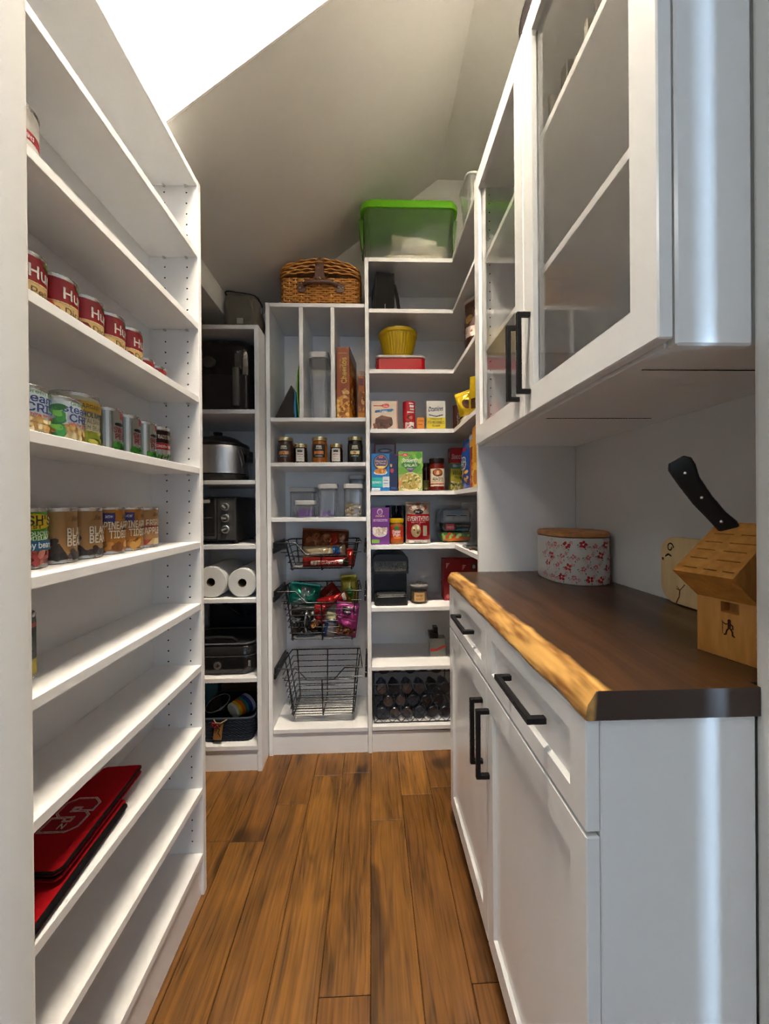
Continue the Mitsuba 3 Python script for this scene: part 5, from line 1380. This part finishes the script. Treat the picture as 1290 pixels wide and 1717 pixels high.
JL = []
def jam_label(dark, band):
    p = Print()
    if dark:
        p.rect(-.034, .028, .034, .094, '#14120f').rect(-.013, .079, .013, .086, '#c9c5b4').rect(-.016, .070, .016, .076, '#b5b1a2').rect(-.024, .044, .024, .060, band).ell(0, .052, .008, .006, '#a85a3a').rect(-.018, .034, .018, .037, '#b8b4a4')
    else:
        p.rect(-.022, .010, .022, .074, '#d6d0c8').rect(-.012, .055, .012, .066, '#3a3836').rect(-.014, .044, .014, .047, '#8a4a44').rect(-.014, .034, .014, .036, '#9a948c').rect(-.012, .02, .012, .022, '#9a948c')
    return p
for x, R, h, c, dk, bd, lab in ((-.421, .0385, .128, '#2a120a', True, '#c98a5a', 'tall dark brown jar with a black label at the left end of the jam row'), (-.345, .0315, .096, '#180c07', False, None, 'short dark jar with a white label beside the tall brown jar'),
                               (-.253, .0375, .129, '#8a4a0c', True, '#b8703a', 'amber jar with a black label in the middle of the jam row'), (-.171, .0315, .096, '#180a08', False, None, 'short dark jar with a white label right of the amber jar'),
                               (-.078, .0375, .129, '#0c0a09', True, '#c9c48a', 'black jar with a pale banded label at the right end of the jam row')):
    jar('jam_jar', lab, 'jar', x, 1.825, 1.387, R, h, c, None, jam_label(dk, bd), lid_h=.017, lid_bsdf='m_brass', group='jars on the jam shelf', neck=.9)
jar('jam_jar', 'dark jar mostly hidden behind the tall brown jar of the jam row', 'jar', -.392, 1.945, 1.387, .033, .120, '#120a07', None, None, lid_h=.017, lid_bsdf='m_brass', neck=.9)

PUR = (['#5a2a8a', '#7a4aa8', '#3d1a66', '#a88ac4'], 'purple wrapped sweets in the small flat container', 'candy', 90, .030, 'm_foil')
canister('wide clear container with a grey lid at the left of the container shelf', -.426, -.284, 1.90, 2.02, 1.125, .152, .024, None, r=.02)
canister('small flat container of purple sweets in front of the wide container', -.370, -.272, 1.775, 1.875, 1.125, .082, .022, PUR, 3, r=.018)
canister('clear container with a few purple sweets in the middle of its shelf', -.263, -.164, 1.785, 1.885, 1.125, .162, .024, (['#5a2a8a', '#7a4aa8', '#c9c0d8', '#3d1a66'], 'few purple sweets at the bottom of the middle container', 'candy', 60, .018, 'm_foil'), 4, r=.018)
canister('clear container of gold sweets at the right of its shelf', -.139, -.040, 1.785, 1.885, 1.125, .162, .024, (['#c9b084', '#8a7448', '#e2d4b4', '#a89468', '#5a4a30'], 'gold wrapped sweets in the right container', 'candy', 120, .062, 'm_foil'), 5, r=.018)
canister('tall clear container behind the container of gold sweets', -.118, -.030, 1.90, 2.0, 1.125, .215, .024, None, r=.018)

# ================================================================== pull-out wire baskets
def wire_basket(label, zt, zb, yf, yr):
    k = thing('wire_basket', label, 'basket', None)
    tx0, tx1, bx0, bx1 = -.452, -.050, -.395, -.092
    r = .0029
    def X(z, side):
        t = (z - zb) / (zt - zb)
        return (bx0 + (tx0 + .018 - bx0) * t) if side == 0 else (bx1 + (tx1 - .018 - bx1) * t)
    def Yf(z):
        return yf + .030 - .030 * (z - zb) / (zt - zb)
    def Yr(z):
        return yr - .030 + .030 * (z - zb) / (zt - zb)
    dip = min(.055, (zt - zb) * .5)
    fr = [tube([(tx0, yf, zt), (-.365, yf, zt), (-.315, yf, zt - dip), (-.185, yf, zt - dip), (-.135, yf, zt), (tx1, yf, zt)], r * 1.15, 6), tube([(tx0, yf, zt), (tx0 + .018, yr, zt), (tx1 - .018, yr, zt), (tx1, yf, zt)], r * 1.15, 6),
          tube([(tx0 + .02, yf, zt - dip * .8), (tx0 + .05, yf, zt - dip * .8)], r, 5), tube([(tx1 - .05, yf, zt - dip * .8), (tx1, yf, zt - dip * .8)], r, 5)]
    VM().add(merge(fr), (.010, .010, .011), 50).put(k, 'rim', 'm_plastic')
    n = max(2, int(round((zt - zb) / .030)))
    hs = []
    for j in range(n):
        z = zb + (zt - zb) * j / n
        hs.append(wire((X(z, 0), Yr(z), z), (X(z, 1), Yr(z), z), r * .75))
        for s in (0, 1):
            hs.append(wire((X(z, s), Yf(z), z), (X(z, s), Yr(z), z), r * .75))
        if z < zt - dip:
            hs.append(wire((X(z, 0), Yf(z), z), (X(z, 1), Yf(z), z), r * .75))
    for j in range(1, 8):
        y = Yf(zb) + (Yr(zb) - Yf(zb)) * j / 8
        hs.append(wire((bx0, y, zb), (bx1, y, zb), r * .75))
    VM().add(merge(hs), (.010, .010, .011), 50).put(k, 'cross_wire', 'm_plastic', kind='stuff', label='thin black cross wires')
    vs = []
    for x in (bx0 + .008, (bx0 + bx1) / 2, bx1 - .008):
        xt = x + (-.02 if x < -.3 else .02 if x > -.2 else 0)
        mid = abs(x - (bx0 + bx1) / 2) < .01
        vs.append(tube([(xt, yf, zt - (dip if mid else 0)), (x, Yf(zb), zb - .006), (x, Yr(zb), zb - .006), (xt, yr, zt)], r * 1.1, 6))
    for s in (0, 1):
        for u in (.33, .66):
            y = yf + (yr - yf) * u
            vs.append(wire((X(zb, s), y, zb), (X(zt, s), y, zt), r))
    for m_ in vs:
        VM().add(m_, (.010, .010, .011), 50).put(k, 'upright_wire', 'm_plastic')
    for x0, x1 in ((-.4725, -.462), (-.0375, -.027)):
        cadd(k, 'slide_rail', merge([box(x0, x1, yf - .004, 2.03, zt - .050, zt - .022, .003), box(x0 + .001, x1 - .001, yf + .004, 1.99, zt - .022, zt + .004, .003)]), (.012, .012, .013), 'm_plastic', 20)
    return k


wire_basket('highest of the three black wire baskets, holding bread bags', 1.004, .876, 1.765, 2.0)
wire_basket('middle one of the three black wire baskets, full of snack bags', .772, .534, 1.765, 2.0)
wire_basket('empty black wire basket at the bottom of the slotted unit', .404, .170, 1.765, 2.0)
for z, w_ in ((.8795, 'highest'), (.5375, 'middle')):
    k = thing('basket_liner', 'white liner sheet in the ' + w_ + ' wire basket', 'liner')
    cadd(k, '', box(-.388, -.099, 1.80, 1.965, z, z + .003, .001), '#cfcdc8', 'm_plastic', 0)
Pouch(.24, .13, .075, 31, wr=.5).at(-.245, 1.925, .930, 0, 0, 3).put('bread_bag', 'brown bread in a clear bag at the back of the highest wire basket', 'bag', '#7a4224', Print().rect(.03, .03, .07, .11, '#b5351f').blobs(-.11, .02, .02, .11, ['#8a5030', '#6a3418', '#a86a42'], .02, 14, 3))
Pouch(.21, .055, .06, 32, wr=.5, flat=.02).at(-.235, 1.835, .928, 0, 0, -2).put('bread_bag', 'bag of pale buns with a blue end lying in the highest wire basket', 'bag', '#cbb894', Print().rect(.045, .01, .08, .05, '#2a5a9a').rect(-.06, .01, .0, .03, '#e2d6b8'))
Pouch(.225, .046, .06, 33, wr=.35, flat=.02).at(-.225, 1.805, .8835, 0).put('bun_bag', 'red bag with white CLASSIC lettering at the front of the highest wire basket', 'bag', '#8e1c1c', Print().text('CLASSIC', .018, .024, .015, '#e2d8cc', w=.07).rect(-.07, .012, -.025, .034, '#c9b8a8').ell(.075, .025, .012, .012, '#d8d0c4').rect(.085, .0, .11, .04, '#2a2a22'), bsdf='m_foil')
Pouch(.04, .085, .05, 34, wr=.4).at(-.105, 1.83, .8835, 0).put('snack_bag', 'bright red bag at the right end of the highest wire basket', 'bag', '#c0261c')
# middle basket
Pouch(.155, .115, .07, 41, wr=.7, flat=.1).at(-.355, 1.878, .675, 10, 0, 10).put('snack_bag', 'teal bag hanging over the left of the middle wire basket', 'bag', '#167a68', Print().poly([(-.05, .02), (.0, .06), (.03, .02)], '#c9d6d8').rect(-.02, .06, .03, .10, '#6a7a7a'))
Pouch(.155, .140, .085, 42, wr=.9, flat=.06).at(-.322, 1.835, .541, 4).put('snack_bag', 'black shiny bag with a white stripe at the left of the middle wire basket', 'bag', '#121214', Print().poly([(.0, .0), (.010, .0), (-.006, .07), (.004, .125), (-.004, .125), (-.016, .07)], '#c9cbd0').blobs(.02, .055, .06, .1, ['#c98a4a', '#8a5a2a', '#e0b47a'], .014, 8, 2).blobs(-.07, .07, -.03, .10, ['#b8bcc4', '#6a7078'], .012, 8, 4).blobs(-.05, .01, .05, .03, ['#8a9098', '#30343a'], .01, 10, 6))
Pouch(.12, .10, .06, 43, wr=.5).at(-.195, 1.945, .665, -8, 0, -38).put('snack_bag', 'dark red printed bag at the back of the middle wire basket', 'bag', '#8a1f18', Print().text('Snack', .0, .06, .018, '#d8a88a', w=.07).rect(-.04, .02, .03, .035, '#c9402a').ell(-.05, .03, .012, .012, '#e0d8d0'))
Pouch(.15, .05, .045, 44, wr=.3, flat=.02).at(-.195, 1.86, .682, 0, 0, -16).put('snack_box', 'bright red package with a white end lying across the middle wire basket', 'bag', '#a5181a', Print().rect(.055, .006, .072, .044, '#d8d4c0'))
Pouch(.055, .095, .05, 45, wr=.4).at(-.262, 1.815, .60, 0, 0, 4).put('snack_bag', 'dark red bag in the centre of the middle wire basket', 'bag', '#8e1216')
Pouch(.060, .120, .03, 46, wr=.3).at(-.215, 1.800, .541, 4, 0, 12).put('snack_bar', 'grey and cream printed packet in the centre of the middle wire basket', 'bag', '#767a80', Print().rect(-.03, .085, .03, .12, '#d3c692').rect(-.03, .075, .03, .086, '#1a2c5a').rect(-.02, .03, .02, .033, '#d8dade').rect(-.02, .05, .016, .053, '#d8dade').rect(-.03, .0, -.012, .07, '#21406a'))
Pouch(.112, .168, .06, 47, wr=.45, flat=.08).at(-.137, 1.805, .541, -6, 0, 7).put('chocolate_bag', 'pink bag with a picture of chocolates at the right of the middle wire basket', 'bag', '#96306e', Print().rect(-.02, .115, .022, .15, '#2a1420').text('DARK', .001, .139, .008, '#d8c0c8', w=.03).text('CHOCOLATE', .001, .128, .006, '#d8c0c8', w=.036).blobs(-.055, .004, .052, .06, ['#5a3a22', '#8a6240', '#2f1c10', '#b08a5a'], .008, 60, 5, .8).poly([(-.05, .10), (.05, .085), (.05, .09), (-.05, .106)], '#b86a98'))
Pouch(.085, .155, .05, 48, wr=.5, flat=.1).at(-.112, 1.925, .665, 0, 0, -4).put('snack_bag', 'yellow bag with a green picture at the back right of the middle wire basket', 'bag', '#a8972e', Print().ell(.005, .07, .016, .03, '#3f7a2c').rect(-.03, .09, .03, .12, '#c9bb5a'))

# ================================================================== on the countertop
k = thing('bread_box', 'oval white canister with red flowers and a wooden lid on the countertop', 'canister')
bcx, bcy, brx, bry = .6716, 1.213, .0918, .1243
def ov(rx, ry, n=72, e=2.5):
    a = np.arange(n) * 2 * np.pi / n - np.pi
    return np.c_[bcx + rx * np.sign(np.cos(a)) * np.abs(np.cos(a)) ** (2 / e), bcy + ry * np.sign(np.sin(a)) * np.abs(np.sin(a)) ** (2 / e)]
ring = ov(brx, bry)
BZ = .9296
cadd(k, 'body', loft([np.c_[ov(brx - .004, bry - .004), np.full(72, BZ)], np.c_[ring, np.full(72, BZ + .005)], np.c_[ring, np.full(72, BZ + .143)], np.c_[ov(brx - .003, bry - .003), np.full(72, BZ + .145)]]), '#cdc8c2', 'm_gloss', 40)
add(k, 'lid', loft([np.c_[ov(brx - .006, bry - .006), np.full(72, BZ + .1455)], np.c_[ov(brx + .002, bry + .002), np.full(72, BZ + .147)], np.c_[ov(brx + .002, bry + .002), np.full(72, BZ + .158)], np.c_[ov(brx - .003, bry - .003), np.full(72, BZ + .162)]]), 'm_lid_wood', smooth=30)
per = np.r_[0, np.cumsum(np.linalg.norm(np.diff(np.vstack([ring, ring[:1]]), axis=0), axis=1))]
def on_oval(x, y, d):
    s = np.mod(np.asarray(x), per[-1])
    rr = np.vstack([ring, ring[:1]])
    px_, py_ = np.interp(s, per, rr[:, 0]), np.interp(s, per, rr[:, 1])
    t = np.c_[np.interp(s + .002, per, rr[:, 0], period=per[-1]) - np.interp(s - .002, per, rr[:, 0], period=per[-1]), np.interp(s + .002, per, rr[:, 1], period=per[-1]) - np.interp(s - .002, per, rr[:, 1], period=per[-1])]
    nrm = np.c_[t[:, 1], -t[:, 0]] / np.linalg.norm(t, axis=1, keepdims=True)
    return np.c_[px_ + nrm[:, 0] * d, py_ + nrm[:, 1] * d, BZ + np.asarray(y)]
p = Print()
rg = random.Random(12)
def flower(x, y, s, col, dot='#e8dcd4'):
    for i in range(5):
        a = i * 2 * math.pi / 5 + rg.random()
        p.ell(x + s * .62 * math.cos(a), y + s * .62 * math.sin(a), s * .42, s * .34, col, 9, a)
    p.ell(x, y, s * .2, s * .2, dot, 8)
for i in range(9):
    for j in range(4):
        x, y = per[-1] * .5 * (i + .5 * (j % 2) + .3 * rg.random()) / 9, .020 + .034 * j + .011 * (rg.random() - .5)
        big = rg.random() < .45
        flower(x, y, .0118 if big else .008, '#a8232c' if big else '#c46a6c')
        flower(x + .013, y + rg.choice((-.006, .008)), .0055, '#c98a86')
        flower(x - .006, y - .012, .005, '#d8a8a2')
        p.line([(x - .014, y - .010), (x - .010, y - .004), (x - .004, y - .003)], .0011, '#6d7a6a').ell(x - .015, y - .002, .003, .0016, '#5f6f5c', 8, .7).ell(x + .006, y - .014, .003, .0014, '#4a4f5c', 8, 2.2)
        if rg.random() < .5:
            aa = np.linspace(0, 4.4, 12)
            p.line(np.c_[x + .016 + .0045 * np.cos(aa), y + .012 + .0045 * np.sin(aa)], .0009, '#6a6f78')
p.on(on_oval, step=.000004, eps=.0004, cell=.008).put(k, 'flower_print', 'm_gloss', 'red and pink flower print')

# knife block
k = thing('knife_block', 'wooden knife block with one knife at the near end of the countertop', 'knife block')
A = np.array([.265, -.965, 0])
E_ = np.array([.965, .265, 0])
O = np.array([.4974, .5911, 0])
def kb(e, s, z):
    return O + E_ * e + A * s + np.array([0, 0, z])
prof = [(0, 1.0675), (.1121, 1.1443), (.1535, 1.0807), (.193, .9296), (.0584, .9296), (.0584, 1.0223)]
def kprism(prof, s0, s1):
    m = prism(Polygon(prof), s1 - s0)
    v = np.array(m.vertices)
    m.vertices = np.array([kb(e, s0 + s, z) for e, z, s in v])
    m.fix_normals()
    return m
blk = kprism(prof, 0, .083)
# slots cut into the slanting top, and the square notch under its head
sl = []
d_e, d_z = .119 / .1442, .0815 / .1442
slots = []
for t, spans in ((.014, ((.010, .032), (.041, .060), (.068, .086))), (.040, ((.008, .034), (.048, .080))), (.064, ((.006, .034), (.046, .078))), (.086, ((.008, .034), (.044, .084))), (.110, ((.010, .040), (.050, .084)))):
    for s0, s1 in spans:
        slots.append((t * .942, s0 * .942, min(s1 * .942, .079)))
cut = []
for t, s0, s1 in slots:
    e, z = t * d_e, 1.0675 + t * d_z
    q = [(e - d_e * .0013, z - d_z * .0013), (e + d_e * .0013, z + d_z * .0013)]
    up, dn = np.array([-d_z, d_e]) * .004, np.array([d_z, -d_e]) * .020
    pr = [tuple(np.array(q[0]) + up), tuple(np.array(q[1]) + up), tuple(np.array(q[1]) + dn), tuple(np.array(q[0]) + dn)]
    cut.append(kprism(pr, s0, s1))
cut.append(kprism([(.047, 1.0025), (.047, 1.0195), (.080, 1.0195), (.080, 1.0025)], .034, .0585))
for c in cut:
    if c.volume < 0:
        c.invert()
if blk.volume < 0:
    blk.invert()
blk = trimesh.boolean.difference([blk] + cut, engine='manifold')
add(k, 'block', blk, 'm_maple')
for t, s0, s1 in slots:
    e, z = t * d_e, 1.0675 + t * d_z
    o = np.array([d_z, -d_e]) * .0032
    a_, b_, c_ = (e - d_e * .0012 + o[0], z - d_z * .0012 + o[1]), (e + d_e * .0012 + o[0], z + d_z * .0012 + o[1]), None
    v = np.array([kb(a_[0], s0 + .0002, a_[1]), kb(b_[0], s0 + .0002, b_[1]), kb(b_[0], s1 - .0002, b_[1]), kb(a_[0], s1 - .0002, a_[1])])
    m = trimesh.Trimesh(v, [[0, 1, 2], [0, 2, 3]], process=False)
    cadd(k, 'slot', m, '#2a140a', 'm_matte', 0)
pr = Print()
def limb(pts, w):
    pr.line(np.array(pts) * .001, w * .001, '#3a1a10')
pr.ell(0, .0135, .0024, .0026, '#3a1a10', 12)
limb([(0, 11), (0, 3)], 4.2)
limb([(0, 9), (-5, 7), (-9, 9.5)], 1.6)
limb([(0, 9.5), (4.5, 6.5), (5, 2), (2, 0.5)], 1.8)
limb([(-9.2, 12), (-9, -9)], .8)
limb([(0, 3), (-3.5, -3), (-4.5, -9), (-6.5, -9.5)], 2.2)
limb([(0, 3), (4, -2.5), (4.5, -9), (6.5, -9.8)], 2.2)
pr.on(plane(kb(.0584, .0457, .977), A, (0, 0, 1)), step=.00002, eps=.0005).put(k, 'burned_emblem', 'm_matte', 'small burned-in walking figure')
kn = thing('knife', 'kitchen knife with a black riveted handle stuck in the wooden block', 'knife')
bpt = np.array([.603, .597, 1.1325])
tip = np.array([.5285, .6236, 1.2512])
ax = (tip - bpt) / np.linalg.norm(tip - bpt)
sd = np.cross(ax, [0.26, -.96, 0.1])
sd = np.cross(ax, np.array([-.66, -.74, -.1]))
sd /= np.linalg.norm(sd)
th = np.cross(ax, sd)
L_ = np.linalg.norm(tip - bpt)
rings = []
for t, c, h, w_ in ((.0, .000, .0105, .009), (.06, .0005, .0115, .0095), (.2, -.002, .0105, .0095), (.45, -.0035, .0115, .010), (.7, -.0015, .0125, .010), (.85, .0025, .0150, .010), (.94, .004, .0150, .009), (1.0, .004, .010, .006)):
    r = rring(0, 0, 2.5 * h, 2 * w_ * .75, .005, 4)
    rings.append(bpt + ax * (t * L_) + np.outer(r[:, 0] + c, sd) + np.outer(r[:, 1], th))
cadd(kn, 'handle', loft(rings), (.008, .008, .009), 'm_plastic', 40)
rings = [bpt - ax * d + np.outer(rring(0, 0, 2 * hh, .006, .002, 3)[:, 0], sd) + np.outer(rring(0, 0, 2 * hh, .006, .002, 3)[:, 1], th) for d, hh in ((.0005, .0105), (.006, .010), (.024, .009))]
add(kn, 'bolster', loft(rings), 'm_steel', smooth=40)
for t in (.14, .48, .82):
    for sg in (1, -1):
        c = bpt + ax * (t * L_) + th * sg * .0076 + sd * (-.002 if t < .6 else .002)
        add(kn, 'rivet', place(trimesh.creation.icosphere(2, .0030), *c), 'm_steel', smooth=60)

k = thing('chopping_board', 'small cream cutting board with a drawn figure leaning behind the knife block', 'cutting board')
rr = rring(.796, 1.0135, .254, .162, .042, 8)
m = loft([np.c_[np.full(len(rr), .747), rr], np.c_[np.full(len(rr), .758), rr]])
m.fix_normals()
add(k, 'board', place(m, 0, 0, 0), 'm_board', smooth=30)
pr = Print()
aa = np.linspace(0, 6.5, 26)
pr.line(np.c_[-.022 + .010 * np.cos(aa) * (1 - aa / 11), .055 + .012 * np.sin(aa) * (1 - aa / 11)], .003, '#2a1a14').line([(-.036, .032), (-.028, .038), (-.02, .034)], .004, '#2a1a14').ell(-.045, .024, .003, .004, '#2a1a14')
pr.line([(.02, -.03), (.006, -.046), (-.004, -.044)], .002, '#6a2a18').line([(.006, -.046), (.004, -.062), (-.004, -.078)], .003, '#6a2a18').line([(.006, -.046), (-.002, -.038)], .002, '#6a2a18')
pr.on(plane((.7468, .871, 1.0128), (0, -1, 0), (0, 0, 1)), eps=.0004).put(k, 'drawing', 'm_matte')

# ================================================================== wall cabinet contents and the pot on top
for i, (y, w_, h, t, c, lab) in enumerate(((.961, .05, .06, .022, '#3a3a38', 'dark short box at the far end of the upper cabinet shelf'), (.900, .07, .105, .012, '#b8b4a6', 'white card standing on the upper cabinet shelf'), (.848, .05, .12, .03, '#4a4a46', 'dark tall box on the upper cabinet shelf beside the white card'),
                                          (.815, .035, .10, .012, '#8d8a80', 'thin grey box in the middle of the upper cabinet shelf'), (.754, .06, .10, .012, '#aca89c', 'pale card near the grey box on the upper cabinet shelf'), (.7065, .055, .13, .04, '#4c4744', 'brown box at the near end of the upper cabinet shelf'))):
    k = thing('small_box', lab, 'box')
    cadd(k, '', place(box(-w_ / 2, w_ / 2, -t / 2, t / 2, 0, h, .002), .485, y, 2.0874, 6 - 4 * (i % 3)), c, 'm_paper', 20)
k = thing('stock_pot', 'dark round pot on top of the wall cabinet', 'pot')
cadd(k, 'body', lathe([(1e-7, 0), (.122, 0), (.132, .010), (.1375, .095), (.1385, .16), (.141, .165), (.1375, .17), (.132, .165), (.128, .02), (1e-7, .015)], .565, .989, 2.3655, 48), '#241f24', 'm_gloss', 40)
cadd(k, 'rim_band', tube([(.565 + .1390 * math.cos(a), .989 + .1390 * math.sin(a), 2.457) for a in np.linspace(0, 2 * math.pi, 61)[:-1]], .003, 6, True), '#6d6870', 'm_gloss', 50)
